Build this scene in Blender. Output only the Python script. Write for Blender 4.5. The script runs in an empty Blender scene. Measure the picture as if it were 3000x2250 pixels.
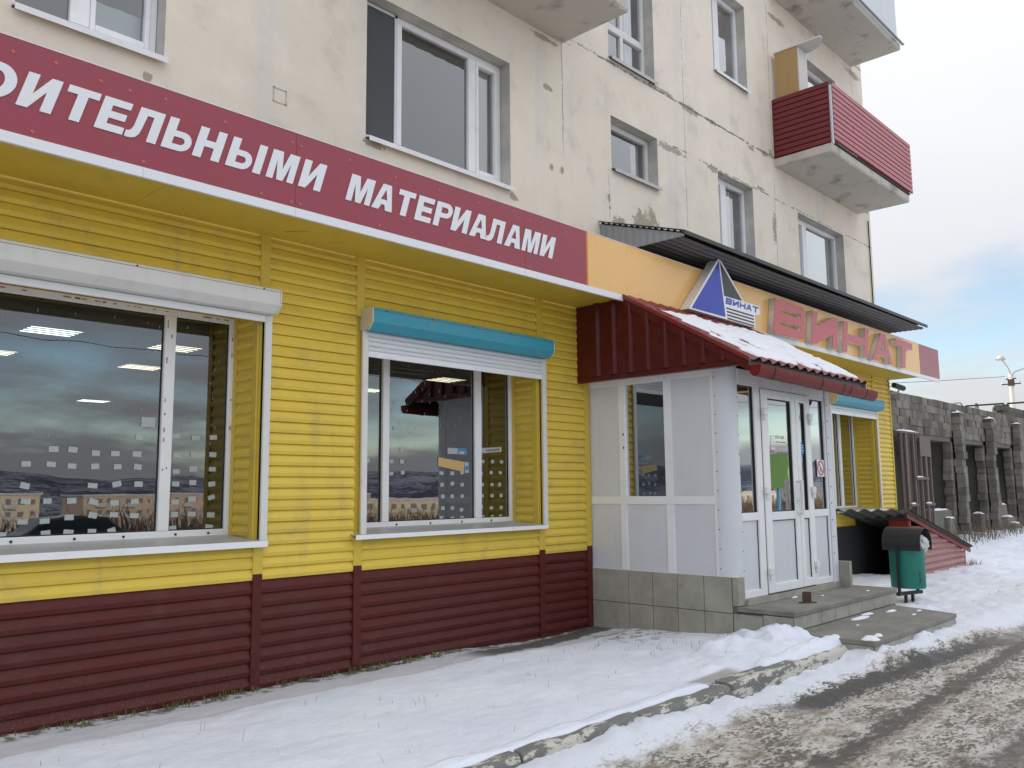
import bpy, bmesh, math, random
from mathutils import Vector, Matrix, noise
random.seed(11)
S = bpy.context.scene
COL = S.collection
R = math.radians

# ------------------------------------------------------------------ camera, sky, sun, exposure
def make_camera():
    cd = bpy.data.cameras.new('camera'); co = bpy.data.objects.new('camera', cd); COL.objects.link(co)
    cd.sensor_fit = 'HORIZONTAL'; cd.sensor_width = 36.0; cd.lens = 36.0*2506.3/3000.0
    cd.clip_start = 0.05; cd.clip_end = 5000
    yaw, pit, rol = R(46.603), R(7.080), R(-0.533)
    f = Vector((math.sin(yaw)*math.cos(pit), math.cos(yaw)*math.cos(pit), math.sin(pit)))
    r = f.cross(Vector((0, 0, 1))).normalized(); u = r.cross(f)
    r2 = r*math.cos(rol)+u*math.sin(rol); u2 = -r*math.sin(rol)+u*math.cos(rol)
    m = Matrix((r2, u2, -f)).transposed().to_4x4(); m.translation = Vector((0, 0, 1.362))
    co.matrix_world = m
    S.camera = co
make_camera()

SUN_EL, SUN_AZ = R(15), R(12)            # azimuth from +y towards -x: the sun stands behind the building
CLOUD_STRENGTH = 0.60
SKY_STRENGTH = 0.15
EXPOSURE = 0.70

class X:
    """tiny expression wrapper round shader math nodes"""
    def __init__(s, nt, sock): s.nt, s.k = nt, sock
    def _m(s, op, *a, clamp=False):
        n = s.nt.nodes.new('ShaderNodeMath'); n.operation = op; n.use_clamp = clamp
        for i, q in enumerate(a):
            if isinstance(q, X): s.nt.links.new(q.k, n.inputs[i])
            else: n.inputs[i].default_value = q
        return X(s.nt, n.outputs[0])
    def __add__(s, o): return s._m('ADD', s, o)
    __radd__ = __add__
    def __sub__(s, o): return s._m('SUBTRACT', s, o)
    def __rsub__(s, o): return s._m('SUBTRACT', o, s)
    def __mul__(s, o): return s._m('MULTIPLY', s, o)
    __rmul__ = __mul__
    def __truediv__(s, o): return s._m('DIVIDE', s, o)
    def abs(s): return s._m('ABSOLUTE', s)
    def max(s, o): return s._m('MAXIMUM', s, o)
    def min(s, o): return s._m('MINIMUM', s, o)
    def clamp(s): return s._m('ADD', s, 0.0, clamp=True)
    def sin(s): return s._m('SINE', s)
    def step(s, a, b):
        """smooth 0..1 as the value goes a -> b (b may be smaller than a)"""
        n = s.nt.nodes.new('ShaderNodeMapRange'); n.interpolation_type = 'SMOOTHSTEP'
        s.nt.links.new(s.k, n.inputs[0])
        if a < b: v = (a, b, 0.0, 1.0)
        else: v = (b, a, 1.0, 0.0)
        for i in range(4): n.inputs[i+1].default_value = v[i]
        return X(s.nt, n.outputs[0])

class T:
    """a node tree with shortcuts"""
    def __init__(s, nt):
        s.nt = nt; s.n = nt.nodes; s.l = nt.links
    def pos(s):
        if not hasattr(s, '_p'):
            g = s.n.new('ShaderNodeNewGeometry'); sp = s.n.new('ShaderNodeSeparateXYZ')
            s.l.new(g.outputs['Position'], sp.inputs[0]); s._p = g.outputs['Position']
            s.x, s.y, s.z = (X(s.nt, o) for o in sp.outputs)
        return s._p
    def noise(s, scale=5, detail=4, rough=.55, stretch=None, vec=None, off=0.0):
        v = vec or s.pos()
        if stretch or off:
            m = s.n.new('ShaderNodeMapping'); m.inputs['Scale'].default_value = stretch or (1, 1, 1)
            m.inputs['Location'].default_value = (off, off*.7, off*1.3)
            s.l.new(v, m.inputs[0]); v = m.outputs[0]
        t = s.n.new('ShaderNodeTexNoise'); t.inputs['Scale'].default_value = scale
        t.inputs['Detail'].default_value = detail; t.inputs['Roughness'].default_value = rough
        s.l.new(v, t.inputs['Vector'])
        return X(s.nt, t.outputs[0])
    def rnd(s):
        o = s.n.new('ShaderNodeObjectInfo'); return X(s.nt, o.outputs['Random'])
    def col(s, c):
        n = s.n.new('ShaderNodeRGB'); n.outputs[0].default_value = (*c, 1); return n.outputs[0]
    def mix(s, f, a, b, mode='MIX'):
        n = s.n.new('ShaderNodeMix'); n.data_type = 'RGBA'; n.blend_type = mode
        for k, q in ((0, f), (6, a), (7, b)):
            if isinstance(q, X): s.l.new(q.k, n.inputs[k])
            elif isinstance(q, tuple): n.inputs[k].default_value = (*q, 1)
            elif isinstance(q, (int, float)): n.inputs[k].default_value = q
            else: s.l.new(q, n.inputs[k])
        return n.outputs[2]
    def bump(s, h, strength=.3, dist=.01, normal=None):
        n = s.n.new('ShaderNodeBump'); n.inputs['Strength'].default_value = strength
        n.inputs['Distance'].default_value = dist
        s.l.new(h.k, n.inputs['Height'])
        if normal: s.l.new(normal, n.inputs['Normal'])
        return n.outputs[0]

def new_mat(name):
    m = bpy.data.materials.new(name); m.use_nodes = True
    t = T(m.node_tree); t.b = m.node_tree.nodes['Principled BSDF']; t.m = m
    return t
def setb(t, base=None, rough=None, metal=None, spec=None, normal=None, coat=None, emis=None, es=None):
    for k, q in (('Base Color', base), ('Roughness', rough), ('Metallic', metal), ('Specular IOR Level', spec),
                 ('Normal', normal), ('Coat Weight', coat), ('Emission Color', emis), ('Emission Strength', es)):
        if q is None: continue
        i = t.b.inputs[k]
        if isinstance(q, X): t.l.new(q.k, i)
        elif isinstance(q, tuple): i.default_value = (*q, 1)
        elif isinstance(q, (int, float)): i.default_value = q
        else: t.l.new(q, i)
    return t.m

def make_world():
    w = bpy.data.worlds.new('World'); S.world = w; w.use_nodes = True
    nt = w.node_tree; nt.nodes.clear(); t = T(nt)
    out = nt.nodes.new('ShaderNodeOutputWorld')
    sky = nt.nodes.new('ShaderNodeTexSky'); sky.sky_type = 'NISHITA'; sky.sun_disc = False
    sky.sun_elevation = SUN_EL; sky.sun_rotation = -SUN_AZ
    sky.altitude = 300; sky.air_density = 1.0; sky.dust_density = .1; sky.ozone_density = 1.6
    b1 = nt.nodes.new('ShaderNodeBackground'); b1.inputs[1].default_value = SKY_STRENGTH
    nt.links.new(sky.outputs[0], b1.inputs[0])
    tc = nt.nodes.new('ShaderNodeTexCoord'); sp = nt.nodes.new('ShaderNodeSeparateXYZ')
    nt.links.new(tc.outputs['Generated'], sp.inputs[0])
    dx, dy, dz = (X(nt, o) for o in sp.outputs)
    den = dz.max(0.0)+.16
    cb = nt.nodes.new('ShaderNodeCombineXYZ')
    nt.links.new((dx/den).k, cb.inputs[0]); nt.links.new((dy/den).k, cb.inputs[1])
    n1 = t.noise(.75, 6, .56, vec=cb.outputs[0], off=3.1)
    n2 = t.noise(2.4, 5, .6, vec=cb.outputs[0], off=9.7)
    cover = ((n1-.5)*2.0+.45 + n2*.14 + (dz.max(0.0).min(.32))*2.2 + dz.step(.085, .02)*.42).step(.55, 1.0)
    shade = (n1*.75 + n2*.25).step(.32, .70)
    cc = t.mix(shade, (.88, .915, 1.0), (.97, .98, 1.0))
    b2 = nt.nodes.new('ShaderNodeBackground'); b2.inputs[1].default_value = CLOUD_STRENGTH
    nt.links.new(cc, b2.inputs[0])
    # an overcast layer is brighter overhead than near the horizon
    nt.links.new(((dz.max(0.0)*.80+.72)*CLOUD_STRENGTH).k, b2.inputs[1])
    mx = nt.nodes.new('ShaderNodeMixShader')
    nt.links.new(cover.k, mx.inputs[0]); nt.links.new(b1.outputs[0], mx.inputs[1]); nt.links.new(b2.outputs[0], mx.inputs[2])
    nt.links.new(mx.outputs[0], out.inputs[0])
make_world()

sd = bpy.data.lights.new('sun', 'SUN'); sd.energy = 3.0; sd.angle = R(.5); sd.color = (1.0, .86, .68)
so = bpy.data.objects.new('sun', sd); COL.objects.link(so)
sdir = Vector((-math.sin(SUN_AZ)*math.cos(SUN_EL), math.cos(SUN_AZ)*math.cos(SUN_EL), math.sin(SUN_EL)))
so.rotation_euler = sdir.to_track_quat('Z', 'Y').to_euler()
S.view_settings.view_transform = 'Standard'; S.view_settings.look = 'None'
S.view_settings.exposure = EXPOSURE; S.view_settings.gamma = 1.0
S.view_settings.use_curve_mapping = False
S.cycles.max_bounces = 8; S.cycles.transparent_max_bounces = 10
S.cycles.use_denoising = True

# ------------------------------------------------------------------ materials
def pm(name, col, rough=.5, var=.12, scale=3, bump=0.0, bscale=60, metal=0, spec=.5, rnd=0.0, dirt=None, damt=.5, coat=0, stretch=None, streak=None, samt=.4, splash=None):
    t = new_mat(name); n = t.noise(scale, 5, .6, stretch=stretch)
    k = (n-.5)*(2*var)+1.0
    if rnd: k = k + (t.rnd()-.5)*(2*rnd)
    c = t.mix(1.0, col, t.mix(k, (0, 0, 0), (1, 1, 1)), 'MULTIPLY')
    # brightening past 1 as well
    if dirt:
        d = t.noise(scale*2.3, 7, .68, off=4.0).step(.5, .72)*damt
        c = t.mix(d, c, dirt)
    if streak:
        sv = t.noise(7, 5, .65, stretch=(1, 1, .10), off=6.).step(.50, .74)*t.noise(1.6, 3, .6, off=9.).step(.38, .66)*samt
        c = t.mix(sv, c, streak)
    if splash:
        t.pos(); hs = (t.z+(t.noise(3, 5, .7, off=3.)-.5)*.5).step(.34, .02)*t.noise(60, 4, .8, off=5.).step(.50, .66)*.22
        c = t.mix(hs, c, splash)
    nm = t.bump(t.noise(bscale, 4, .6), bump, .01) if bump else None
    rr = (n-.5)*.18+rough
    return setb(t, base=c, rough=rr, metal=metal, spec=spec, normal=nm, coat=coat or None)
M = {}
M['yellow'] = pm('yellow_siding_paint', (.77, .56, .08), .45, .13, 1.7, .05, 90, rnd=.07, dirt=(.50, .385, .15), damt=.5, spec=.35, streak=(.42, .33, .14), samt=.45)
M['yellow_trim'] = pm('yellow_trim_paint', (.66, .475, .065), .45, .10, 2.2, .03, 90, dirt=(.42, .33, .14), damt=.4, spec=.35, streak=(.36, .28, .12), samt=.35)
M['brown'] = pm('maroon_siding_paint', (.092, .0135, .0115), .46, .14, 2.0, .04, 90, rnd=.08, dirt=(.11, .045, .038), damt=.4, spec=.28, splash=(.20, .165, .15))
M['white_pvc'] = pm('white_plastic', (.85, .855, .88), .3, .05, 2.5, .0, 60, dirt=(.55, .52, .5), damt=.22, streak=(.5, .47, .44), samt=.2)
M['white_old'] = pm('aged_white_plastic', (.74, .72, .71), .38, .06, 4, .0, 60, dirt=(.42, .36, .32), damt=.35)
M['panel_grey'] = pm('white_sandwich_panel', (.66, .685, .745), .42, .05, 1.4, .02, 40, dirt=(.55, .53, .50), damt=.25, streak=(.52, .5, .47), samt=.25)
M['shutter_white'] = pm('shutter_white_paint', (.72, .71, .69), .38, .05, 3, .0, 60, dirt=(.45, .42, .38), damt=.3, streak=(.36, .34, .31), samt=.4)
M['shutter_blue'] = pm('shutter_blue_paint', (.05, .33, .46), .42, .12, 4, .0, 60, dirt=(.18, .30, .34), damt=.5, spec=.35, streak=(.10, .22, .27), samt=.5)
M['beige'] = pm('beige_plastic', (.62, .55, .42), .45, .06, 4)
M['shutter_slat'] = pm('shutter_slat_metal', (.72, .73, .75), .35, .05, 5, dirt=(.5, .48, .45), damt=.2)
M['sill_metal'] = pm('galvanised_sill', (.50, .50, .49), .42, .10, 6, .03, 30, metal=.25, dirt=(.3, .28, .25), damt=.3)
M['sign_red'] = pm('sign_film_dark_red', (.31, .034, .060), .26, .06, 2.2, .008, 5, spec=.65)
M['sign_orange'] = pm('sign_film_orange', (.86, .50, .16), .24, .06, 1.4, .008, 5, spec=.9)
M['sign_edge_orange'] = pm('sign_edge_orange_red', (.72, .16, .04), .4, .06, 3)
M['sign_white'] = pm('sign_white', (.82, .83, .88), .35, .03, 3)
M['screw_pink'] = pm('faded_screw', (.50, .12, .13), .4, .1, 30)
M['letter_pink'] = pm('letter_face_pink', (.56, .10, .12), .26, .06, 3)
M['letter_side'] = pm('letter_side_grey', (.80, .76, .70), .45, .08, 6, dirt=(.45, .36, .26), damt=.3)
M['logo_side'] = pm('logo_side_aluminium', (.78, .76, .73), .30, .05, 4)
M['logo_blue'] = pm('logo_blue', (.022, .05, .42), .3, .05, 4)
M['logo_black'] = pm('logo_black', (.028, .032, .032), .35, .05, 4)
M['roof_red'] = pm('red_metal_tile', (.20, .022, .022), .28, .12, 5, .02, 40, dirt=(.2, .1, .08), damt=.2)
M['sheet_red'] = pm('maroon_profiled_sheet', (.088, .0075, .0075), .32, .12, 3, dirt=(.11, .045, .038), damt=.35, spec=.35)
M['gutter_red'] = pm('red_gutter', (.17, .009, .010), .40, .10, 5, spec=.22, dirt=(.2, .08, .07), damt=.25)
M['dark'] = pm('dark_clamp', (.03, .018, .018), .4, .1, 8)
M['black_void'] = pm('cellar_wall_and_shade', (.02, .02, .02), .9, .2, 4)  # near-black for the cellar shaft; also stands for shade on the shop wall
M['grey_sheet'] = pm('grey_profiled_sheet', (.33, .35, .38), .38, .10, 4, metal=.3, dirt=(.2, .2, .2), damt=.3)
M['dark_sheet'] = pm('dark_zinc_sheet', (.085, .085, .09), .5, .18, 2.5, metal=.25, stretch=(.3, 3, 3), dirt=(.05, .05, .05), damt=.6)
M['black_metal'] = pm('black_metal', (.022, .023, .025), .42, .15, 12, .03, 60)
M['bin_green'] = pm('bin_green_paint', (.010, .185, .15), .42, .14, 5, .03, 40, dirt=(.06, .12, .08), damt=.35)
M['cabinet_tan'] = pm('hardboard_tan', (.42, .27, .11), .6, .10, 4, stretch=(4, 4, .4))
M['cabinet_white'] = pm('cabinet_white_laminate', (.70, .67, .66), .45, .05, 4)
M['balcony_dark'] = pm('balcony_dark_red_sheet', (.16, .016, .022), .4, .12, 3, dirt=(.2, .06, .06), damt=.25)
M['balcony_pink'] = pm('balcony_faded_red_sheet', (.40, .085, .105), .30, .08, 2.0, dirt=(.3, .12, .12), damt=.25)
M['slab'] = pm('balcony_concrete', (.56, .525, .47), .85, .16, 1.2, .4, 25, dirt=(.17, .155, .13), damt=.75)
M['hinge'] = pm('hinge_white', (.78, .77, .76), .3, .04, 8)
M['rubber'] = pm('black_gasket', (.015, .016, .018), .5, .1, 20)
M['pole_white'] = pm('painted_concrete_pole', (.72, .68, .62), .7, .12, 3, .1, 30)
M['lamp_metal'] = pm('lamp_grey_metal', (.42, .41, .40), .45, .1, 6)
M['rust_red'] = pm('rusty_red_board', (.055, .025, .022), .6, .25, 5, .1, 40)
M['gate_bar'] = pm('weathered_gate_bar', (.17, .135, .12), .8, .35, 6, .1, 40, rnd=.1)
M['cellar_red'] = pm('cellar_red_paint', (.22, .018, .016), .4, .15, 4)
M['cellar_slat'] = pm('faded_red_siding', (.33, .11, .10), .33, .14, 3, rnd=.06, dirt=(.5, .42, .40), damt=.35)
M['slate'] = pm('mossy_slate_roof', (.10, .10, .085), .85, .3, 8, .4, 40, dirt=(.16, .17, .13), damt=.5)
M['wood_dark'] = pm('dark_wood', (.05, .04, .033), .8, .3, 6, .2, 30)
M['curtain'] = pm('pale_curtain', (.84, .87, .88), .8, .08, 2, stretch=(6, 1, .3))
M['blind'] = pm('cream_blind', (.66, .63, .52), .7, .05, 2)
M['screen'] = pm('insect_screen', (.075, .078, .085), .7, .08, 4)
M['room'] = pm('dim_room', (.16, .17, .18), .9, .2, 1.0)
M['shop_wall'] = pm('shop_room_wall', (.22, .23, .23), .8, .15, .8)
M['shop_ceiling'] = pm('shop_room_ceiling', (.12, .12, .12), .8, .08, .8)
M['sticker'] = pm('paper_sticker', (.42, .46, .46), .6, .06, 10)
M['paper_blue'] = pm('blue_print', (.05, .26, .50), .5, .1, 10)
M['paper_tan'] = pm('tan_paper', (.62, .42, .17), .6, .1, 10)
M['paper_dark'] = pm('dark_print', (.05, .05, .05), .5, .1, 10)
M['sign_no_red'] = pm('no_smoking_red', (.55, .05, .09), .4, .05, 10)
M['print_red'] = pm('red_print', (.50, .06, .05), .4, .05, 10)
M['bag'] = pm('crumpled_plastic', (.55, .57, .57), .25, .15, 20, .5, 30)
M['wire'] = pm('black_cable', (.02, .02, .022), .5, .1, 5)
M['rust'] = pm('rust', (.075, .045, .032), .8, .3, 25, .3, 60)
M['town_cream'] = pm('town_wall_cream', (.68, .60, .46), .85, .1, .3)
M['town_brick'] = pm('town_wall_brick', (.55, .44, .35), .85, .12, .4)
M['town_grey'] = pm('town_wall_grey', (.42, .40, .38), .85, .1, .3)
M['town_green'] = pm('town_wall_green', (.25, .48, .12), .8, .1, .3)
M['town_glass'] = pm('town_window', (.24, .23, .22), .15, .1, .5)
M['town_roof'] = pm('town_roof', (.55, .55, .58), .8, .15, .2)
M['car_paint'] = pm('dark_car_paint', (.012, .016, .022), .18, .05, 2, coat=.6)
M['car_glass'] = pm('car_glass', (.02, .025, .03), .05, .05, 2)
M['tyre'] = pm('tyre_rubber', (.02, .02, .02), .8, .1, 9)
M['wheel_rim'] = pm('wheel_rim', (.4, .4, .41), .35, .1, 9, metal=.6)
M['brush'] = pm('bare_brush', (.13, .085, .05), .9, .35, 3)
M['dry_grass'] = pm('dry_grass', (.16, .125, .075), .85, .3, 9)
M['dark_grass'] = pm('frozen_grass', (.10, .10, .045), .85, .35, 12)
M['moss'] = pm('moss', (.13, .15, .045), .95, .4, 30)

def glass_mat(name, tint, mult, wob=.02, base=0.0):
    """clear pane: transmission, and mirror reflection from the stacked glass faces by Fresnel"""
    t = new_mat(name); t.n.remove(t.b); out = t.n['Material Output']
    fr = t.n.new('ShaderNodeFresnel'); fr.inputs[0].default_value = 1.5
    f = (X(t.nt, fr.outputs[0])*mult+base).clamp()
    tr = t.n.new('ShaderNodeBsdfTransparent'); tr.inputs[0].default_value = (*tint, 1)
    gl = t.n.new('ShaderNodeBsdfGlossy'); gl.inputs['Roughness'].default_value = .0
    gl.inputs[0].default_value = (.95, .97, 1, 1)
    nm = t.bump(t.noise(2.2, 2, .5), wob, .05)
    t.l.new(nm, gl.inputs['Normal'])
    mx = t.n.new('ShaderNodeMixShader'); t.l.new(f.k, mx.inputs[0]); t.l.new(tr.outputs[0], mx.inputs[1]); t.l.new(gl.outputs[0], mx.inputs[2])
    t.l.new(mx.outputs[0], out.inputs[0])
    return t.m
M['glass'] = glass_mat('window_glass', (.80, .86, .85), 4.2, .012)
M['glass_far'] = glass_mat('flat_window_glass', (.84, .88, .88), 4.6, .012)

def emit_mat(name, c, s):
    t = new_mat(name)
    return setb(t, base=(.8, .8, .8), emis=c, es=s)
M['tube_cool'] = emit_mat('cool_lamp_tube', (.85, 1.0, .93), 2.4)
M['tube_warm'] = emit_mat('warm_lamp_tube', (1.0, .88, .66), 1.8)
M['fixture'] = pm('lamp_louvre', (.10, .10, .10), .4, .03, 4)

def plaster():
    t = new_mat('apartment_plaster'); t.pos(); x, y, z = t.x, t.y, t.z
    a = t.noise(.55, 4, .6); b = t.noise(2.6, 6, .62, off=2.); v = t.noise(1.1, 4, .6, stretch=(3.2, 3.2, .22), off=5.)
    g = t.noise(26, 5, .7, off=1.)
    c = t.mix(a.step(.35, .68), (.80, .725, .625), (.86, .78, .68))
    c = t.mix(v.step(.48, .75)*.6, c, (.70, .67, .655))
    c = t.mix(b.step(.50, .72)*.6, c, (.90, .83, .73))
    c = t.mix(b.step(.46, .30)*.55, c, (.62, .57, .505))
    # dark speckle
    sp = t.noise(15, 3, .7, off=8.).step(.72, .80)*t.noise(1.3, 3, .6, off=6.).step(.5, .66)
    c = t.mix(sp*.7, c, (.24, .22, .20))
    # panel joints: ragged broken lines with missing plaster
    wob = (t.noise(3.0, 5, .7, off=3.)-.5)
    fine = t.noise(11, 5, .7, off=12.)
    def line(d, w, brk):
        return (d+wob*.07).abs().step(w, w*.35)*fine.step(brk-.04, brk+.06)
    h1 = line(z-6.47, .022, .44)*x.step(7.0, 7.4)
    h2 = line(z-5.81, .016, .50)*x.step(8.9, 9.3)
    h3 = line(z-6.40, .010, .48)*x.step(7.6, 7.0)
    h4 = line(z-9.33, .022, .44)
    v1 = line(x-7.02, .008, .40)*z.step(4.9, 5.4)
    v2 = line(x-9.56, .006, .42)
    v3 = line(x-12.12, .008, .44)
    v4 = line(x-7.85, .005, .45)*z.step(5.2, 5.0)
    crack = h1.max(h2).max(h3).max(h4).max(v1).max(v2).max(v3).max(v4)
    # places where the render has fallen off, each with its own ragged outline
    pn = t.noise(6.5, 6, .75, off=2.6); pn2 = t.noise(24, 6, .78, off=7.6)
    spall = None
    for cx, cz, rx, rz in ((8.58, 4.57, .30, .19), (8.72, 4.68, .10, .16), (8.05, 4.48, .13, .10), (9.72, 6.455, .26, .055), (10.28, 6.47, .13, .035), (11.86, 6.46, .14, .045), (11.42, 6.42, .10, .035), (10.27, 5.78, .13, .055),
                           (9.22, 5.755, .30, .048), (11.68, 5.85, .14, .03), (12.07, 5.36, .07, .24), (7.84, 4.76, .035, .05), (6.78, 5.74, .08, .04), (12.04, 6.52, .07, .06), (4.42, 4.385, .12, .03), (6.19, 4.36, .07, .045),
                           (2.42, 4.30, .035, .04), (6.81, 4.845, .035, .05), (6.99, 4.858, .03, .045), (7.86, 4.64, .02, .02), (11.1, 4.9, .05, .04), (12.5, 8.9, .3, .05), (15.6, 9.1, .3, .07), (15.95, 7.9, .05, .2), (6.7, 6.30, .25, .03), (9.0, 6.50, .3, .025)):
        u = (x-cx)/rx; w_ = (z-cz)/rz
        d = u*u+w_*w_+(pn-.5)*4.6+(pn2-.5)*4.4
        k = d.step(1.0, .75)
        spall = k if spall is None else spall.max(k)
    rim = t.mix(fine, (.33, .29, .225), (.50, .44, .35))
    c = t.mix(spall*.95, c, rim)
    c = t.mix(spall*pn2.step(.56, .66)*.8, c, (.16, .145, .12))
    c = t.mix(crack*.85, c, (.17, .155, .13))
    hgt = g*.35+b*.6-spall*1.2-crack*1.5
    return setb(t, base=c, rough=.9, spec=.25, normal=t.bump(hgt, .35, .02))
M['plaster'] = plaster()
def reveal():
    t = new_mat('window_reveal_plaster'); b = t.noise(2.6, 6, .62, off=2.)
    c = t.mix(b.step(.35, .7), (.44, .43, .41), (.60, .57, .53))
    return setb(t, base=c, rough=.9, spec=.25, normal=t.bump(t.noise(24, 5, .7), .3, .01))
M['reveal'] = reveal()

def snow_mat():
    t = new_mat('snow'); t.pos(); x, y, z = t.x, t.y, t.z
    a = t.noise(1.3, 4, .6); b = t.noise(9, 6, .65, off=3.); c0 = t.noise(70, 3, .7, off=1.)
    c = t.mix(a.step(.3, .7), (.74, .785, .89), (.83, .865, .945))
    # thin, dusty snow under the overhang, bare strip by the porch, dirt by the wall foot
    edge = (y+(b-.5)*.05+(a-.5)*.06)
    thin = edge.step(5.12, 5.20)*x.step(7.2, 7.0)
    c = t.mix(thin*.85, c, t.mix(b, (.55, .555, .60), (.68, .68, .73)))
    foot = (y+(b-.5)*.34).step(5.52, 5.60)*x.step(7.3, 7.1)
    c = t.mix(foot*b.step(.44, .54)*.8, c, (.085, .085, .045))
    bare = (y-5.47+(x-6.3)*-.10+(b-.5)*.16).abs().step(.16, .10)*x.step(4.95, 5.4)*x.step(7.25, 7.2)
    c = t.mix(bare*.9, c, t.mix(b, (.05, .048, .042), (.12, .115, .105)))
    tuft = ((x-6.85).abs().step(.5, .25)*(y-4.95).abs().step(.55, .2))*b.step(.50, .60)
    c = t.mix(tuft*.8, c, (.20, .16, .10))
    # sandy kerb line buried on the right
    kl = (y-3.2+(a-.5)*.25).abs().step(.09, .03)*x.step(10.2, 11.5)*b.step(.5, .62)
    c = t.mix(kl*.65, c, (.36, .29, .19))
    sand = t.noise(2.2, 6, .7, off=14.).step(.60, .72)*x.step(9.5, 11)*y.step(5.5, 4.2)
    c = t.mix(sand*.22, c, (.45, .40, .35))
    # melted gap behind the kerb stones
    mg = ((x-5.42).abs().step(.34, .18)*(y-3.20).abs().step(.10, .05))
    c = t.mix(mg*.8, c, t.mix(b, (.22, .21, .18), (.40, .38, .33)))
    n1 = t.bump(b*1.0+a*.4, .5, .035); n2 = t.bump(c0, .25, .006, n1)
    return setb(t, base=c, rough=.75, spec=.25, normal=n2)
M['snow'] = snow_mat()

def road_mat():
    t = new_mat('icy_road'); t.pos(); x, y, z = t.x, t.y, t.z
    big = t.noise(1.1, 4, .6); st = t.noise(9.5, 9, .74, stretch=(.55, 1.2, 1), off=3.)
    fl = t.noise(38, 7, .74, stretch=(.6, 1.3, 1), off=7.); pt = t.noise(110, 5, .72, off=2.)
    mid = t.noise(3.0, 6, .7, stretch=(.7, 1.3, 1), off=11.)
    pack = t.mix((st+(mid-.5)*.5).step(.34, .58), (.27, .22, .165), (.66, .63, .585))
    pack = t.mix(pt.step(.55, .68)*fl.step(.44, .60)*.85, pack, (.075, .068, .058))
    pack = t.mix((fl+ (mid-.5)*.7).step(.52, .58)*.9, pack, (.10, .084, .066))
    pack = t.mix(mid.step(.55, .66)*st.step(.44, .54)*.75, pack, (.14, .108, .072))
    asphalt = t.mix(pt.step(.35, .65), (.028, .027, .026), (.12, .112, .10))
    w = (st-.5)*.60+(fl-.5)*.50+(pt-.5)*.2+(mid-.5)*.2
    b1 = (y-(2.60-(x-5.6)*.028)+w*.9)                          # bare strip by the kerb, narrowing to the right
    cur = (x-5.6)*(x-5.6)*.016
    b1 = b1+cur
    m1 = b1.abs().step(.13, .10)*x.step(5.2, 5.6)*x.step(10.2, 8.4)
    m2 = (y-(2.02+(x-5.0)*.028)+w*.85).abs().step(.10, .06)*x.step(3.6, 4.6)
    m3 = (y-1.35+w*1.2).abs().step(.20, .02)*.8
    dark = m1.max(m2*.92).max(m3)
    c = t.mix(dark, pack, t.mix(m2*.55, asphalt, (.085, .068, .048)))
    # clean snow thrown against the kerb
    lim = 2.745-((x-5.0).max(0.0))*.012 - (x-7.6).step(-.4, .4)*.11 - (x-9.4).step(-.5, .8)*.18 + (4.4-x).max(0.0)*.01
    sn = (y-lim+(st-.5)*.25+(fl-.5)*.40+(pt-.5)*.15).step(-.05, .04)
    c = t.mix(sn, c, (.79, .825, .90))
    grit = pt.step(.60, .66)*fl.step(.52, .62)*sn*(y-lim).step(.30, .02)
    c = t.mix(grit*.7, c, (.16, .145, .13))
    farsnow = x.step(9.0, 12.5)
    c = t.mix(farsnow*.75*mid.step(.66, .42), c, (.74, .74, .79))
    hgt = st*.8+fl*.5+pt*.2
    return setb(t, base=c, rough=(dark*-.12)+.62, spec=.4, normal=t.bump(hgt, .8, .02))
M['road'] = road_mat()

def kerb_mat():
    t = new_mat('flaking_whitewashed_kerb'); t.pos()
    n = t.noise(11, 7, .74, stretch=(.45, 1.2, 1.4)); m = t.noise(1.0, 3, .6, off=4.); g = t.noise(60, 4, .7)
    con = t.mix(g, (.13, .13, .12), (.25, .245, .225))
    con = t.mix(m.step(.4, .7)*.4, con, (.10, .10, .09))
    f = (n+(m-.5)*.35+(t.x-6.6).step(-1.6, 1.2)*.10).step(.52, .56)
    c = t.mix(f*.92, con, (.60, .57, .51))
    return setb(t, base=c, rough=.85, normal=t.bump(f*.6+g*.3, .4, .006))
M['kerb'] = kerb_mat()

def tile_mat(name, c1, c2, dirt):
    t = new_mat(name); a = t.noise(3.2, 5, .65); g = t.noise(45, 4, .7)
    c = t.mix(a.step(.3, .7), c1, c2)
    c = t.mix(t.noise(7, 6, .7, off=3.).step(.52, .7)*.5, c, dirt)
    k = t.rnd()*.22+.89
    c = t.mix(1.0, c, t.mix(k, (0, 0, 0), (1, 1, 1)), 'MULTIPLY')
    return setb(t, base=c, rough=.68, normal=t.bump(g, .15, .005))
M['tile'] = tile_mat('plinth_tile', (.30, .29, .25), (.40, .385, .335), (.22, .20, .16))
M['step'] = tile_mat('wet_concrete_step', (.17, .165, .145), (.26, .25, .22), (.12, .115, .10))
M['mortar'] = pm('mortar', (.15, .138, .12), .9, .2, 20, .2, 60)
def block_mat():
    t = new_mat('cinder_block'); a = t.noise(1.2, 5, .65); g = t.noise(30, 5, .7)
    c = t.mix(a.step(.3, .7), (.15, .138, .12), (.27, .248, .215))
    c = t.mix(t.noise(2.1, 6, .7, stretch=(1.5, 1.5, .5), off=3.).step(.55, .7)*.6, c, (.33, .31, .27))
    k = t.rnd()*.75+.60
    c = t.mix(1.0, c, t.mix(k, (0, 0, 0), (1, 1, 1)), 'MULTIPLY')
    return setb(t, base=c, rough=.95, spec=.2, normal=t.bump(g, .5, .02))
M['block'] = block_mat()
M['bay'] = pm('rough_plaster_wall', (.15, .14, .122), .95, .25, 2.2, .5, 20, dirt=(.07, .07, .06), damt=.6)
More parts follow.
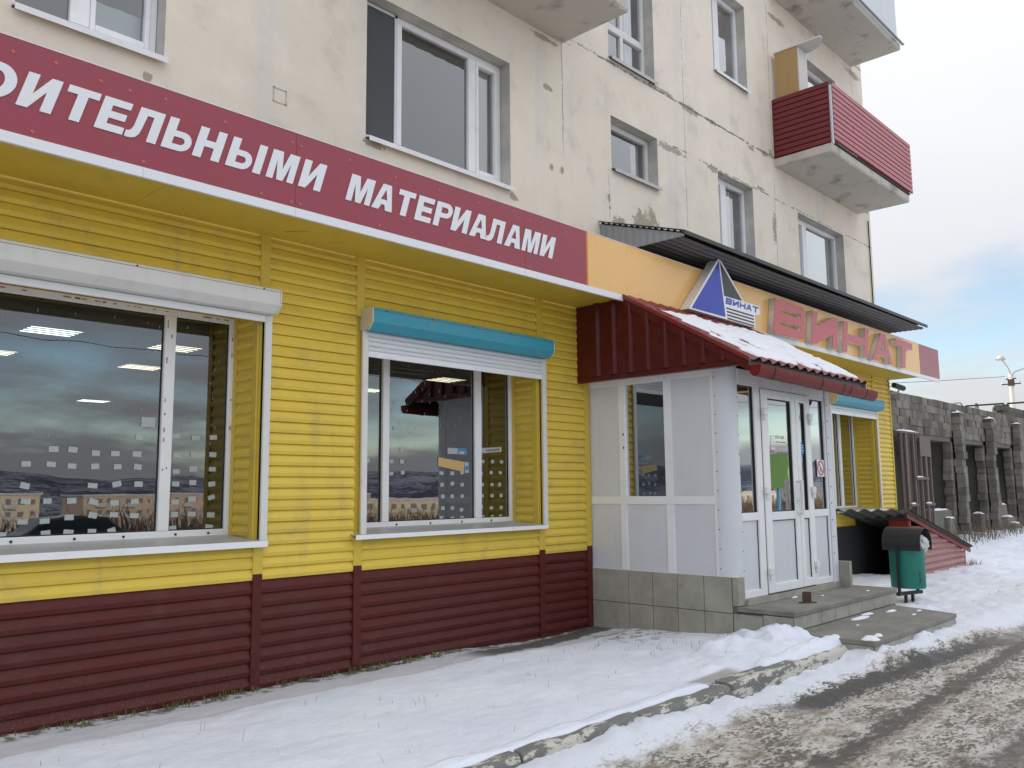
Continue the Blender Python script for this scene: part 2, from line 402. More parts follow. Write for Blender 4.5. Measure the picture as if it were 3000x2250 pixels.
def hill_mat():
    t = new_mat('snowy_hill'); t.pos()
    n = t.noise(.02, 10, .76, stretch=(.8, 1, 1.6)); m = t.noise(.2, 8, .76, off=4.)
    c = t.mix((n+(m-.5)*.9).step(.44, .62), (.05, .062, .095), (.32, .34, .41))
    return setb(t, base=c, rough=.95, spec=.1)
M['hill'] = hill_mat()
def terrain_mat():
    t = new_mat('snowy_terrain'); t.pos()
    n = t.noise(.09, 7, .68); m = t.noise(.9, 6, .7, off=4.)
    c = t.mix((n*.7+m*.3).step(.40, .58), (.16, .125, .09), (.72, .72, .78))
    return setb(t, base=c, rough=.9, spec=.2)
M['terrain'] = terrain_mat()
def rooftile_snow():
    t = new_mat('roof_snow'); b = t.noise(14, 5, .65); c0 = t.noise(80, 3, .7)
    return setb(t, base=t.mix(b, (.82, .83, .90), (.89, .895, .93)), rough=.7, spec=.3, normal=t.bump(c0, .2, .006, t.bump(b, .3, .02)))
M['roof_snow'] = rooftile_snow()

# ------------------------------------------------------------------ mesh helpers
OFF = {}
def meta(o, label=None, cat=None, group=None, kind=None):
    if label: o['label'] = label
    if cat: o['category'] = cat
    if group: o['group'] = group
    if kind: o['kind'] = kind
    return o
def thing(name, label, cat, loc, group=None):
    o = bpy.data.objects.new(name, None); COL.objects.link(o); o.location = loc; o.empty_display_size = .2
    OFF[o.name] = Vector(loc)
    return meta(o, label, cat, group)
class MB:
    def __init__(s): s.v = []; s.f = []
    def add(s, vs, fs):
        k = len(s.v); s.v += [tuple(p) for p in vs]; s.f += [tuple(i+k for i in q) for q in fs]; return s
    def box(s, x0, x1, y0, y1, z0, z1):
        return s.add([(x0, y0, z0), (x1, y0, z0), (x1, y1, z0), (x0, y1, z0), (x0, y0, z1), (x1, y0, z1), (x1, y1, z1), (x0, y1, z1)],
                     [(0, 3, 2, 1), (4, 5, 6, 7), (0, 1, 5, 4), (1, 2, 6, 5), (2, 3, 7, 6), (3, 0, 4, 7)])
    def quad(s, *p): return s.add(p, [tuple(range(len(p)))])
    def prism(s, pts, ax, a0, a1):
        """polygon in the plane across axis ax (x: (y,z), y: (x,z), z: (x,y)) run from a0 to a1"""
        n = len(pts)
        def mk(p, a): return (a, p[0], p[1]) if ax == 'x' else ((p[0], a, p[1]) if ax == 'y' else (p[0], p[1], a))
        vs = [mk(p, a0) for p in pts]+[mk(p, a1) for p in pts]
        fs = [tuple(range(n)), tuple(range(2*n-1, n-1, -1))]+[(i, i+n, (i+1) % n+n, (i+1) % n) for i in range(n)]
        return s.add(vs, fs)
    def tube(s, p0, p1, r0, r1=None, n=10, caps=True):
        p0, p1 = Vector(p0), Vector(p1); r1 = r0 if r1 is None else r1
        d = (p1-p0).normalized(); a = d.orthogonal().normalized(); b = d.cross(a)
        vs = []
        for p, r in ((p0, r0), (p1, r1)):
            vs += [p+(a*math.cos(2*math.pi*i/n)+b*math.sin(2*math.pi*i/n))*r for i in range(n)]
        fs = [(i, (i+1) % n, (i+1) % n+n, i+n) for i in range(n)]
        if caps: fs += [tuple(range(n-1, -1, -1)), tuple(range(n, 2*n))]
        return s.add(vs, fs)
    def path(s, pts, r, n=8):
        for a, b in zip(pts, pts[1:]): s.tube(a, b, r, n=n)
        return s
    def grid(s, nx, ny, fn):
        vs = [fn(i, j) for j in range(ny+1) for i in range(nx+1)]
        fs = [(j*(nx+1)+i, j*(nx+1)+i+1, (j+1)*(nx+1)+i+1, (j+1)*(nx+1)+i) for j in range(ny) for i in range(nx)]
        return s.add(vs, fs)
    def build(s, name, mat, parent=None, bevel=0, smooth=False, kind=None, fix=True):
        o = Vector((0, 0, 0)) if parent is None else OFF[parent.name]
        me = bpy.data.meshes.new(name); me.from_pydata([Vector(p)-o for p in s.v], [], s.f)
        if fix:
            bm = bmesh.new(); bm.from_mesh(me); bmesh.ops.recalc_face_normals(bm, faces=bm.faces); bm.to_mesh(me); bm.free()
        if smooth:
            for p in me.polygons: p.use_smooth = True
        me.materials.append(M[mat] if isinstance(mat, str) else mat)
        ob = bpy.data.objects.new(name, me); COL.objects.link(ob)
        if parent is not None: ob.parent = parent; OFF[ob.name] = o
        else: OFF[ob.name] = Vector((0, 0, 0))
        if bevel:
            bv = ob.modifiers.new('bevel', 'BEVEL'); bv.width = bevel; bv.segments = 2; bv.limit_method = 'ANGLE'
        if kind: ob['kind'] = kind
        return ob
def bx(name, mat, parent, *b, bevel=0, **k): return MB().box(*b).build(name, mat, parent, bevel=bevel, **k)
def link(name, me, parent, loc, scale=(1, 1, 1), rot=(0, 0, 0)):
    ob = bpy.data.objects.new(name, me); COL.objects.link(ob); ob.parent = parent
    ob.location = Vector(loc)-OFF[parent.name]; ob.scale = scale; ob.rotation_euler = rot
    return ob
def shared(mb, mat, name='shared', smooth=False):
    me = bpy.data.meshes.new(name); me.from_pydata(mb.v, [], mb.f)
    bm = bmesh.new(); bm.from_mesh(me); bmesh.ops.recalc_face_normals(bm, faces=bm.faces); bm.to_mesh(me); bm.free()
    if smooth:
        for p in me.polygons: p.use_smooth = True
    me.materials.append(M[mat]); return me
def sm(a, b, x):
    t = max(0., min(1., (x-a)/(b-a))); return t*t*(3-2*t)
def nz(x, y, s=1., z=0.): return noise.noise(Vector((x*s, y*s, z)))
def fb(x, y, s=1., z=0., o=4): return noise.fractal(Vector((x*s, y*s, z)), 1.0, 2.0, o)

# ------------------------------------------------------------------ ground
def ground_z(x, y):
    t = max(0., min(1.2, (5.7-y)/2.6))
    if x < 9.5:
        z = -.012+.075*t-.04*sm(4.8, 7.0, x)*(1-min(1., t))
        z += .015*fb(x, y, .9, 1.)+.008*fb(x, y, 3.2, 5.)+.004*fb(x, y, 9., 2.)
        z += .012*max(0, fb(x, y, 1.7, 12.))*sm(5.2, 4.9, y)
        z -= .018*sm(5.10, 5.24, y+.05*nz(x, y, 2.1))*sm(7.3, 7.1, x)
        g = math.exp(-((x-6.95)/.66)**2-((y-3.50)/.42)**2)
        z += g*(.115+.07*fb(x, y, 4.5, 2.)+.02*fb(x, y, 14, 3.))
        g2 = math.exp(-((x-6.2)/.75)**2-((y-3.55)/.36)**2)
        z += g2*(.03+.07*max(0, fb(x, y, 4.2, 7.))+.018*fb(x, y, 13, 3.))
        g3 = math.exp(-((x-4.35)/.65)**2-((y-3.42)/.16)**2)
        z += g3*.022*(.4+max(0, fb(x, y, 4.0, 9.)))
        if 7.28 < x and y > 2.9: z = min(z, -.16)
        if 7.26 < x and 3.4 < y < 4.2: z = -.16
    else:
        z = -.035+.022*fb(x, y, .8, 1.)+.022*fb(x, y, 2.6, 5.)+.012*fb(x, y, 8., 6.)
        z += .10*sm(17, 26, x)+.06*sm(4.6, 6.4, y)*sm(16.5, 18, x)
        z -= .03*sm(3.4, 2.9, y)
        z += .02*math.exp(-((y-3.22)/.07)**2)*(.5+nz(x, y, 1.5))
        if x < 10.2: z = z*sm(9.5, 10.2, x)+(-.05)*(1-sm(9.5, 10.2, x))
        if 14.3 < x < 16.85 and y > 4.88: return -1.7
        # trodden dips
        d = nz(x, y, 4.4, 3.3); z -= .035*sm(.15, .5, d)*sm(10, 11, x)*sm(5.6, 4.6, y)
    return z
xs = [.3+.036*i for i in range(320)]; xs += [xs[-1]+.11*(i+1) for i in range(230)]
ys = [3.0+.0155*i for i in range(10)]+[3.155+.031*i for i in range(84)]; ys += [ys[-1]+.25*(i+1) for i in range(14)]
def gz(i, j):
    x, y = xs[i], ys[j]
    z = ground_z(x, y)
    if y < 3.13 and x < 7.2:
        cov = sm(.28, .42, abs(x-5.45))          # one stone stands clear
        z = (z+.042+.012*nz(x, y, 3.))*cov+.03*(1-cov)-.09*(1-sm(3.0, 3.06, y+.03*nz(x, 7, 4.)))*cov
    return (x, y, z)
MB().grid(len(xs)-1, len(ys)-1, gz).build('snowy_ground', 'snow', smooth=True, kind='structure', fix=False)

def road_z(x, y):
    z = -.055+.006*fb(x, y, 1.4, 4.)+.006*fb(x, y, 6, 8.)
    z -= .010*math.exp(-((y-2.02-(x-5)*.028)/.14)**2)
    sh = .20*sm(7.2, 7.6, x)
    b = sm(2.58-sh, 2.93-sh, y+.07*nz(x, y, 1.7, 2.)+.03*nz(x, y, 6, 3.))
    z += b*(.088+.02*nz(x, 0, .9, 3.)-.045*sm(5.05, 5.3, x)*(1-sm(6.9, 7.15, x))+.022*fb(x, y, 5, 2.)+.012*fb(x, y, 16, 9.))
    g = math.exp(-((x-4.15)/.38)**2-((y-2.88)/.12)**2); z += g*(.035+.05*max(0, fb(x, y, 9, 4.)))
    g = math.exp(-((x-7.25)/.25)**2-((y-2.80)/.14)**2); z += g*(.06+.03*fb(x, y, 9, 4.))
    g = math.exp(-((x-8.1)/.14)**2-((y-2.70)/.07)**2); z += g*.07
    if x > 9.3:
        b2 = sm(2.05, 2.9, y+.1*nz(x, y, 1.3)); z += sm(9.3, 10, x)*b2*(.02+.03*fb(x, y, 3, 3.))
    return z
rx = [-6+.25*i for i in range(32)]; rx += [2+.03*i for i in range(300)]; rx += [11+.1*(i+1) for i in range(250)]
ry = [-4+.2*i for i in range(23)]; ry += [.5+.028*i for i in range(93)]
MB().grid(len(rx)-1, len(ry)-1, lambda i, j: (rx[i], ry[j], road_z(rx[i], ry[j]))).build('road', 'road', smooth=True, kind='structure', fix=False)

def terr(x, y):
    if y > -4.2: z = -.30
    else:
        z = -.30-.55*sm(-4.2, -16, y)-.7*sm(-16, -40, y)-16*sm(-48, -150, y)
        z += 1.2*fb(x, y, .012, 3.)*sm(-50, -110, y)
    return z
txs = [-1400, -1000, -700, -500, -350, -250]+list(range(-200, 420, 10))+[480, 600, 800, 1100, 1500]
tys = [-1100, -900, -750, -600, -500, -420]+list(range(-360, -20, 10))+[-20, -16, -12, -8, -6, -4.2, -3, 4, 20, 60, 150, 400, 900]
MB().grid(len(txs)-1, len(tys)-1, lambda i, j: (txs[i], tys[j], terr(txs[i], tys[j]))).build('terrain', 'terrain', smooth=True, kind='structure', fix=False)
def hill_pt(i, j):
    a = R(95+170*i/160.)             # ring on the street side
    rr = 560+60*j
    h = (39+9*fb(math.cos(a)*4, math.sin(a)*4, 1.0, 5.)+2.5*fb(a*14, 1, 1.0, 2.))
    prof = [0, .35, .62, .84, 1.0, .95, .7][j]
    return (rr*math.sin(a)*1.0, rr*math.cos(a), -18+max(10, h)*prof)
MB().grid(160, 6, hill_pt).build('hills', 'hill', smooth=True, kind='structure', fix=False)

# kerb stones
kerb = bpy.data.objects.new('kerb', None); COL.objects.link(kerb); kerb.location = (4, 3.05, -.1); OFF['kerb'] = Vector(kerb.location)
kerb['kind'] = 'structure'
rk = random.Random(5)
k0 = 1.2
while k0 < 7.1:
    L = 1.0 if k0 < 6.2 else .93
    x0, x1 = k0+.006, min(k0+L-.010, 7.14)
    dy, dz = rk.uniform(-.012, .012), rk.uniform(-.008, .008)
    if abs(k0-5.2) < .1: dy = -.022; dz = .012
    pts = [(2.975+dy, -.16), (2.968+dy, .055+dz), (2.985+dy, .080+dz), (3.115+dy, .083+dz), (3.125+dy, -.16)]
    MB().prism(pts, 'x', x0, x1).build('kerb_stone', 'kerb', kerb, bevel=.010)
    k0 += L

# ------------------------------------------------------------------ apartment block
AY = 5.82
apt = thing('apartment_building', 'cream plastered apartment block with balconies rising above the yellow shop', 'building', (6, AY, 0))
WIN = {  # x0 x1 z0 z1
    'w0': (1.54, 2.53, 4.45, 5.80), 'big': (4.325, 6.165, 4.42, 5.80), 's1': (7.91, 8.895, 5.12, 5.80), 's2': (7.90, 8.88, 6.52, 8.05),
    't1': (10.40, 11.41, 4.40, 5.79), 't2': (10.40, 11.39, 7.27, 8.66), 'rw': (12.91, 14.71, 4.40, 5.78), 'bw': (12.95, 14.73, 7.25, 8.65)}
def wall_holes(x0, x1, z0, z1, y, holes):
    mb = MB()
    cx = sorted({x0, x1, *[h[0] for h in holes], *[h[1] for h in holes]}); cz = sorted({z0, z1, *[h[2] for h in holes], *[h[3] for h in holes]})
    for a, b in zip(cx, cx[1:]):
        for c, d in zip(cz, cz[1:]):
            mx, mz = (a+b)/2, (c+d)/2
            if any(h[0] < mx < h[1] and h[2] < mz < h[3] for h in holes): continue
            mb.quad((a, y, c), (b, y, c), (b, y, d), (a, y, d))
    return mb
wm = wall_holes(-5, 16.03, 3.32, 15.6, AY, list(WIN.values()))
wm.quad((16.03, AY, 0), (16.03, 22, 0), (16.03, 22, 15.6), (16.03, AY, 15.6))
wm.quad((-5, AY, 0), (-5, 22, 0), (-5, 22, 15.6), (-5, AY, 15.6))
wm.quad((-5, 22, 0), (16.03, 22, 0), (16.03, 22, 15.6), (-5, 22, 15.6))
wm.build('wall', 'plaster', apt, fix=False)
bx('roof', 'slab', apt, -5.3, 16.3, 5.5, 22.3, 15.6, 15.9)
REC = .14
def apt_window(key, mulls, trans=(), sill='white_pvc', inside=None, screen=None, frame='white_pvc', lip=.05, sash=()):
    x0, x1, z0, z1 = WIN[key]; yb = AY+REC
    w = MB()
    yq = AY+.0
    for q in (((x0, AY, z0), (x0, yb+.1, z0), (x0, yb+.1, z1), (x0, AY, z1)), ((x1, AY, z0), (x1, yb+.1, z0), (x1, yb+.1, z1), (x1, AY, z1)),
              ((x0, AY, z1), (x1, AY, z1), (x1, yb+.1, z1), (x0, yb+.1, z1)), ((x0, AY, z0), (x1, AY, z0), (x1, yb+.1, z0), (x0, yb+.1, z0))):
        w.quad(*q)
    win = w.build('window', 'reveal', apt, fix=False)
    f = MB(); fw = .055; zb = z0+.06; e = .003
    y0, y1 = yb, yb+.06
    f.box(x0+e, x0+fw, y0, y1, zb, z1-e).box(x1-fw, x1-e, y0, y1, zb, z1-e).box(x0+fw, x1-fw, y0, y1, z1-fw-.01, z1-e).box(x0+fw, x1-fw, y0, y1, zb, zb+fw+.01)
    for a, b in mulls: f.box(a, b, y0-.004, y1-.002, zb+fw+.01, z1-fw-.01)
    for a, b in trans: f.box(x0+fw, x1-fw, y0-.006, y1-.004, a, b)
    for a, b in sash:          # sash rims inside an opening
        f.box(a, a+.035, y0-.012, y1, zb+fw, z1-fw).box(b-.035, b, y0-.012, y1, zb+fw, z1-fw).box(a+.035, b-.035, y0-.012, y1, z1-fw-.05, z1-fw).box(a+.035, b-.035, y0-.012, y1, zb+fw, zb+fw+.05)
    f.build('window_frame', frame, win, bevel=.006)
    ex = [x0+fw]+[q for m in mulls for q in m]+[x1-fw]
    for a, b in zip(ex[::2], ex[1::2]):
        MB().quad((a, y0+.03, zb+fw), (b, y0+.03, zb+fw), (b, y0+.03, z1-fw), (a, y0+.03, z1-fw)).build('pane', 'glass_far', win, fix=False)
    # sloped sill with turned down lip
    s = MB(); s.prism([(yb, z0+.058), (yb, z0+.045), (AY-lip, z0+.008), (AY-lip, z0-.025), (AY-lip-.004, z0-.025), (AY-lip-.004, z0+.018)], 'x', x0+.004, x1+.01)
    s.build('sill', sill, win)
    rm = MB(); d = yb+1.6
    rm.quad((x0-.3, d, z0-.3), (x1+.3, d, z0-.3), (x1+.3, d, z1+.2), (x0-.3, d, z1+.2))
    rm.quad((x0-.3, yb+.1, z0-.3), (x0-.3, d, z0-.3), (x0-.3, d, z1+.2), (x0-.3, yb+.1, z1+.2)); rm.quad((x1+.3, yb+.1, z0-.3), (x1+.3, d, z0-.3), (x1+.3, d, z1+.2), (x1+.3, yb+.1, z1+.2))
    rm.quad((x0-.3, yb+.1, z1+.2), (x1+.3, yb+.1, z1+.2), (x1+.3, d, z1+.2), (x0-.3, d, z1+.2)); rm.quad((x0-.3, yb+.1, z0-.3), (x1+.3, yb+.1, z0-.3), (x1+.3, d, z0-.3), (x0-.3, d, z0-.3))
    rm.build('room', 'room', win, fix=False)
    for (mat, nm, a, b, c, d2, off) in inside or ():
        n = max(4, int((b-a)/.03)); wv = .012 if nm == 'curtain' else .0
        MB().grid(n, 1, lambda i, j: (a+(b-a)*i/n, yb+off+wv*nz(i*.35, a, 1.), c+(d2-c)*j)).build(nm, mat, win, fix=False, smooth=True)
    if screen:
        a, b = screen
        MB().quad((a, yb-.012, zb+.03), (b, yb-.012, zb+.03), (b, yb-.012, z1-.02), (a, yb-.012, z1-.02)).build('insect_screen', 'screen', win, fix=False)
        g = MB(); 
        for q in ((a, a+.02), (b-.03, b)): g.box(*q, yb-.02, yb-.004, zb+.02, z1-.015)
        g.box(a, b, yb-.02, yb-.004, zb+.02, zb+.045).box(a, b, yb-.02, yb-.004, z1-.04, z1-.015)
        g.build('screen_frame', 'panel_grey', win)
    return win
apt_window('w0', [(1.93, 2.06)], sash=[(2.06, 2.475)], inside=[('curtain', 'curtain', 2.08, 2.46, 4.55, 4.86, .12)])
apt_window('big', [(4.765, 4.835), (5.70, 5.80)], sash=[(5.80, 6.11)], screen=(4.335, 4.765), inside=[('blind', 'blind', 5.80, 6.13, 4.5, 5.72, .10)])
apt_window('s1', [], sill='sill_metal', frame='white_old', inside=[('curtain', 'curtain', 8.66, 8.84, 5.2, 5.75, .12)])
apt_window('s2', [(8.34, 8.40)], trans=[(7.02, 7.11)], sill='sill_metal', frame='white_old', inside=[('curtain', 'curtain', 8.62, 8.78, 6.6, 8.0, .14)])
apt_window('t1', [(10.72, 10.85)], sill='sill_metal', sash=[(10.455, 10.72)], inside=[('curtain', 'curtain', 10.86, 11.10, 4.5, 5.70, .08)])
apt_window('t2', [(10.70, 10.83)], sill='white_pvc', sash=[(10.455, 10.70)], inside=[('curtain', 'curtain', 10.9, 11.12, 7.4, 8.0, .25)])
apt_window('rw', [(13.36, 13.50)], sash=[(12.965, 13.36)], inside=[('curtain', 'curtain', 13.0, 13.3, 4.5, 5.7, .2), ('curtain', 'curtain', 13.50, 14.52, 4.5, 5.70, .075)])
apt_window('bw', [(13.55, 13.64)], inside=[('curtain', 'curtain', 13.66, 14.25, 7.3, 8.42, .12)])
# leftover square patch and number traces on the plaster
pp = MB()
for a, b, c, d in ((3.413, 3.425, 4.46, 4.58), (3.525, 3.537, 4.455, 4.575), (3.413, 3.537, 4.57, 4.58), (3.413, 3.537, 4.455, 4.465)): pp.box(a, b, AY-.004, AY+.01, c, d)
pp.build('patch_rim', 'slab', apt)
bx('downpipe', 'rust', apt, 15.86, 15.875, AY-.03, AY-.012, 3.6, 6.3)

def ragged_slab(name, x0, x1, y0, y1, z0, z1, parent, seed):
    rr = random.Random(seed); mb = MB()
    n = 110
    def fr(i, j):
        x = x0+(x1-x0)*i/n
        # profile: bottom back, bottom front, front top, top back
        jag = .05*max(0, nz(x, seed, 5)-.12)+.03*max(0, nz(x, seed, 13))+.012*abs(nz(x, seed, 27))
        p = [(y1, z0), (y0+.015+jag, z0+.0), (y0+jag*.6, z0+.02+jag), (y0, z1), (y1, z1)][j]
        return (x, p[0], p[1])
    mb.grid(n, 4, fr)
    for i in (0, n):
        mb.quad(*[fr(i, j) for j in range(5)])
    return mb.build(name, 'slab', parent, fix=True)
def corr_sheet(x0, x1, y, z0, z1, n, depth, face=-1):
    """profiled sheet with horizontal grooves: along x, at plane y"""
    mb = MB(); p = (z1-z0)/n; rows = [(0, 0)]
    prof = []
    for k in range(n):
        b = z0+k*p
        prof += [(b, 0), (b+.07*p, -depth*1.6), (b+.17*p, -depth*1.3), (b+.24*p, depth*0.1), (b+.92*p, 0)]
    prof.append((z1, 0))
    mb.grid(1, len(prof)-1, lambda i, j: ((x0, x1)[i], y+face*prof[j][1], prof[j][0]))
    return mb
# balcony with the red profiled cladding
def empty_part(name, parent, loc=None):
    o = bpy.data.objects.new(name, None); COL.objects.link(o); o.parent = parent; OFF[o.name] = OFF[parent.name]; return o
b1 = empty_part('balcony', apt)
ragged_slab('slab', 12.16, 15.44, 4.905, AY+.05, 6.335, 6.455, b1, 3)
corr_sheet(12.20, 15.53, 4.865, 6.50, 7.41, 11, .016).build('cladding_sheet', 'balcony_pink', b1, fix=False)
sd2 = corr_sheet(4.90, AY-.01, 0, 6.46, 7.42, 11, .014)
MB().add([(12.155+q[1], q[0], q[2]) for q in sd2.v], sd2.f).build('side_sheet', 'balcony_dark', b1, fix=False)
bx('corner_post', 'panel_grey', b1, 12.165, 12.20, 4.875, 4.91, 6.44, 7.36)
bx('rail', 'black_metal', b1, 12.2, 15.45, 4.89, 4.92, 6.47, 6.50)
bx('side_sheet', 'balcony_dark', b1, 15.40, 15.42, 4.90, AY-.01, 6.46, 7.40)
# balcony above, closed with white panels
b2 = empty_part('balcony', apt)
ragged_slab('slab', 12.20, 15.55, 4.92, AY+.05, 9.23, 9.34, b2, 8)
bx('edge_flashing', 'grey_sheet', b2, 12.15, 15.60, 4.86, 4.90, 9.325, 9.345)
px = 12.2
while px < 15.4:
    bx('panel', 'panel_grey', b2, px+.004, min(px+.85, 15.45)-.004, 4.93, 4.95, 9.35, 10.4); px += .85
bx('side_panel', 'panel_grey', b2, 12.20, 12.22, 4.95, AY-.01, 9.35, 10.4)
b3 = empty_part('balcony', apt)
ragged_slab('slab', 3.75, 7.03, 4.905, AY+.05, 6.36, 6.48, b3, 5)
bx('side_panel', 'panel_grey', b3, 6.98, 7.0, 4.95, AY-.01, 6.50, 7.5)
bx('front_panel', 'panel_grey', b3, 3.8, 6.98, 4.93, 4.95, 6.50, 7.5)

# old cabinet standing on the red balcony
cab = thing('cabinet', 'tan and white wardrobe end with a rounded top shelf on the red balcony', 'cabinet', (12.3, 5.6, 6.456))
bx('back_board', 'cabinet_tan', cab, 12.215, 12.225, 5.39, 5.76, 6.46, 8.19)
bx('side', 'cabinet_white', cab, 12.228, 12.53, 5.37, 5.388, 6.46, 8.17)
pts = [(12.20, 5.77), (12.20, 5.0)]+[(12.20+.36*math.sin(R(a)), 5.37-.37*math.cos(R(a))) for a in range(5, 91, 8)]+[(12.56, 5.77)]
MB().prism(pts, 'z', 8.192, 8.212).build('top_shelf', 'cabinet_white', cab)

# ------------------------------------------------------------------ shop front
SY = 5.70
shop = thing('shop_front', 'yellow and maroon lap-sided shop front running along the ground floor', 'shop front', (8, SY, 0))
P = .0829; PB = .0955
def slat_mesh(p, mat):
    pr = [(0.014, p+.004), (.006, p-.002), (-.0150, .42*p), (-.0168, .36*p), (-.0160, .31*p), (-.0105, .045*p), (-.0085, .03*p), (.012, .036*p)]
    mb = MB(); n = len(pr)
    mb.add([(0, a, b) for a, b in pr]+[(1, a, b) for a, b in pr], [(i, i+1, i+1+n, i+n) for i in range(n-1)])
    mb.f.append(tuple(range(n))); mb.f.append(tuple(range(2*n-1, n-1, -1)))
    return shared(mb, mat, 'slat')
ME_Y = slat_mesh(P, 'yellow'); ME_B = slat_mesh(PB, 'brown'); 
def course(x0, x1, z, me=None):
    return link('slat', me or ME_Y, shop, (x0, SY, z), (x1-x0, 1, 1))
ZB = .731
rows = [ZB+P*i for i in range(31)]
SECT = [(-.7, 3.274, 'w'), (3.346, 4.158, ''), (4.232, 6.384, 'w'), (6.462, 7.136, ''), (9.5, 13.34, ''), (13.34, 15.262, 'w'), (15.335, 16.055, '')]
for a, b, k in SECT:
    for z in rows:
        if z+P > 3.315: continue
        if k == 'w' and z+P > 1.01 and z < 2.70: continue
        if k == 'w' and z+P > .985 and z < 2.84 and z > 1.0: continue
        course(a, b, z+random.uniform(-.0015, .0015))
for a, b, k in SECT[:4]+[(9.5, 13.9, '')]:
    for i in range(9):
        z = -.128+PB*i
        course(a, b, z, ME_B)
wb = wall_holes(-5, 16.05, -.3, 3.34, SY+.012, [(-.62, 3.33, 1.0, 2.72), (4.25, 6.46, 1.0, 2.72), (13.42, 15.33, .95, 2.72), (7.4, 9.3, .3, 2.5)])
wb.quad((16.05, SY+.012, -.3), (16.05, 6.6, -.3), (16.05, 6.6, 3.34), (16.05, SY+.012, 3.34))
wb.build('backing', 'yellow_trim', shop, fix=False)
for (a, b, lo) in ((3.27, 3.35, 1), (4.154, 4.236, 1), (6.38, 6.466, 1), (7.132, 7.215, 1), (15.258, 15.34, 0), (16.05, 16.085, 0)):
    top = 3.31
    if a in (3.27, 4.154, 6.38, 15.258):
        bx('post', 'yellow_trim', shop, a, b, SY-.022, SY+.01, 2.80, top, bevel=.004)
        bx('post', 'yellow_trim', shop, a, b, SY-.022, SY+.01, ZB+.045 if lo else .1, 1.0, bevel=.004)
    else:
        bx('post', 'yellow_trim', shop, a, b, SY-.022, SY+.01, ZB+.045 if lo else .1, top, bevel=.004)
    if lo: bx('base_post', 'brown', shop, a+.002, b-.002, SY-.024, SY+.01, -.2, ZB+.043, bevel=.004)
bx('corner_trim', 'yellow_trim', shop, 16.086, 16.10, SY-.02, 6.5, .1, 3.31)
# soffit boards under the sign
sx = -4.0
for L in (3.1, 3.2, 3.1, 3.0, 3.1, 3.2, 1.4):
    x1 = min(sx+L, 16.05)
    bx('soffit_board', 'yellow_trim', shop, sx+.002, x1-.002, 5.082, SY-.006, 3.300+random.uniform(0, .003), 3.312); sx += L
ck = MB()
for x, y, L, w in ((3.35, 5.50, .50, .006), (3.75, 5.50, .28, .004), (3.65, 5.30, .15, .003)):
    ck.add([(x, y, 3.2985), (x+L*.25, y-.14*L/.5, 3.2985), (x+L*.25+w, y-.14*L/.5, 3.2985), (x+w*2, y, 3.2985)], [(0, 1, 2, 3)])
ck.build('soffit_gap', 'rubber', shop, fix=False)

def arc_frame(f, x0, x1, y0, y1, z0, z1, w):
    f.box(x0, x0+w, y0, y1, z0, z1).box(x1-w, x1, y0, y1, z0, z1).box(x0+w, x1-w, y0, y1, z1-w, z1).box(x0+w, x1-w, y0, y1, z0, z0+w)
WY = 6.10
def shop_window(x0, x1, mulls, zlo=1.045, ztop=2.71, stickers=(), sz=(.058, .036), left_reveal=True, frame='white_pvc'):
    win = empty_part('window', shop)
    f = MB(); arc_frame(f, x0, x1, WY-.03, WY+.03, zlo, ztop, .05)
    for a, b in mulls: f.box(a, b, WY-.034, WY+.028, zlo+.05, ztop-.05)
    f.build('window_frame', frame, win, bevel=.006)
    ex = [x0+.05]+[q for m in mulls for q in m]+[x1-.05]
    for a, b in zip(ex[::2], ex[1::2]):
        MB().quad((a, WY, zlo+.05), (b, WY, zlo+.05), (b, WY, ztop-.05), (a, WY, ztop-.05)).build('pane', 'glass', win, fix=False)
        g = MB(); arc_frame(g, a, b, WY-.006, WY+.01, zlo+.05, ztop-.05, .008); g.build('gasket', 'rubber', win)
    # reveal: right jamb with slats, trims, head, left jamb
    rv = MB(); rv.box(x1, x1+.02, SY+.015, WY+.05, zlo-.05, ztop+.02)
    rv.box(x0-.02, x0, SY+.015, WY+.05, zlo-.05, ztop+.02).box(x0, x1, SY+.015, WY+.05, ztop+.003, ztop+.02)
    rv.build('jamb', 'yellow_trim', win)
    z = zlo
    while z < ztop-.05:
        link('slat', ME_Y, win, (x1+.001, WY-.075, z), (.235, 1, .98), (0, 0, -math.pi/2)); z += P
    bx('jamb_trim', 'yellow_trim', win, x1-.018, x1-.0005, WY-.07, WY-.032, zlo, ztop, bevel=.003)
    bx('jamb_trim', 'yellow_trim', win, x1-.016, x1-.0005, SY+.022, SY+.088, zlo-.03, ztop, bevel=.003)
    rs = random.Random(int(x0*100)+3)
    for k, (a, b) in enumerate(stickers):
        w, h = sz; w *= rs.uniform(.88, 1.1); h *= rs.uniform(.9, 1.1); an = rs.uniform(-.12, .12)
        if rs.random() < .15: an *= 2.5
        if b < 1.115: b += .012
        c, s_ = math.cos(an), math.sin(an)
        q = [(a+u*c-v*s_, WY-.004, b+u*s_+v*c) for u, v in ((-w/2, -h/2), (w/2, -h/2), (w/2, h/2), (-w/2, h/2))]
        MB().quad(*q).build('sticker', 'sticker', win, fix=False)
    return win
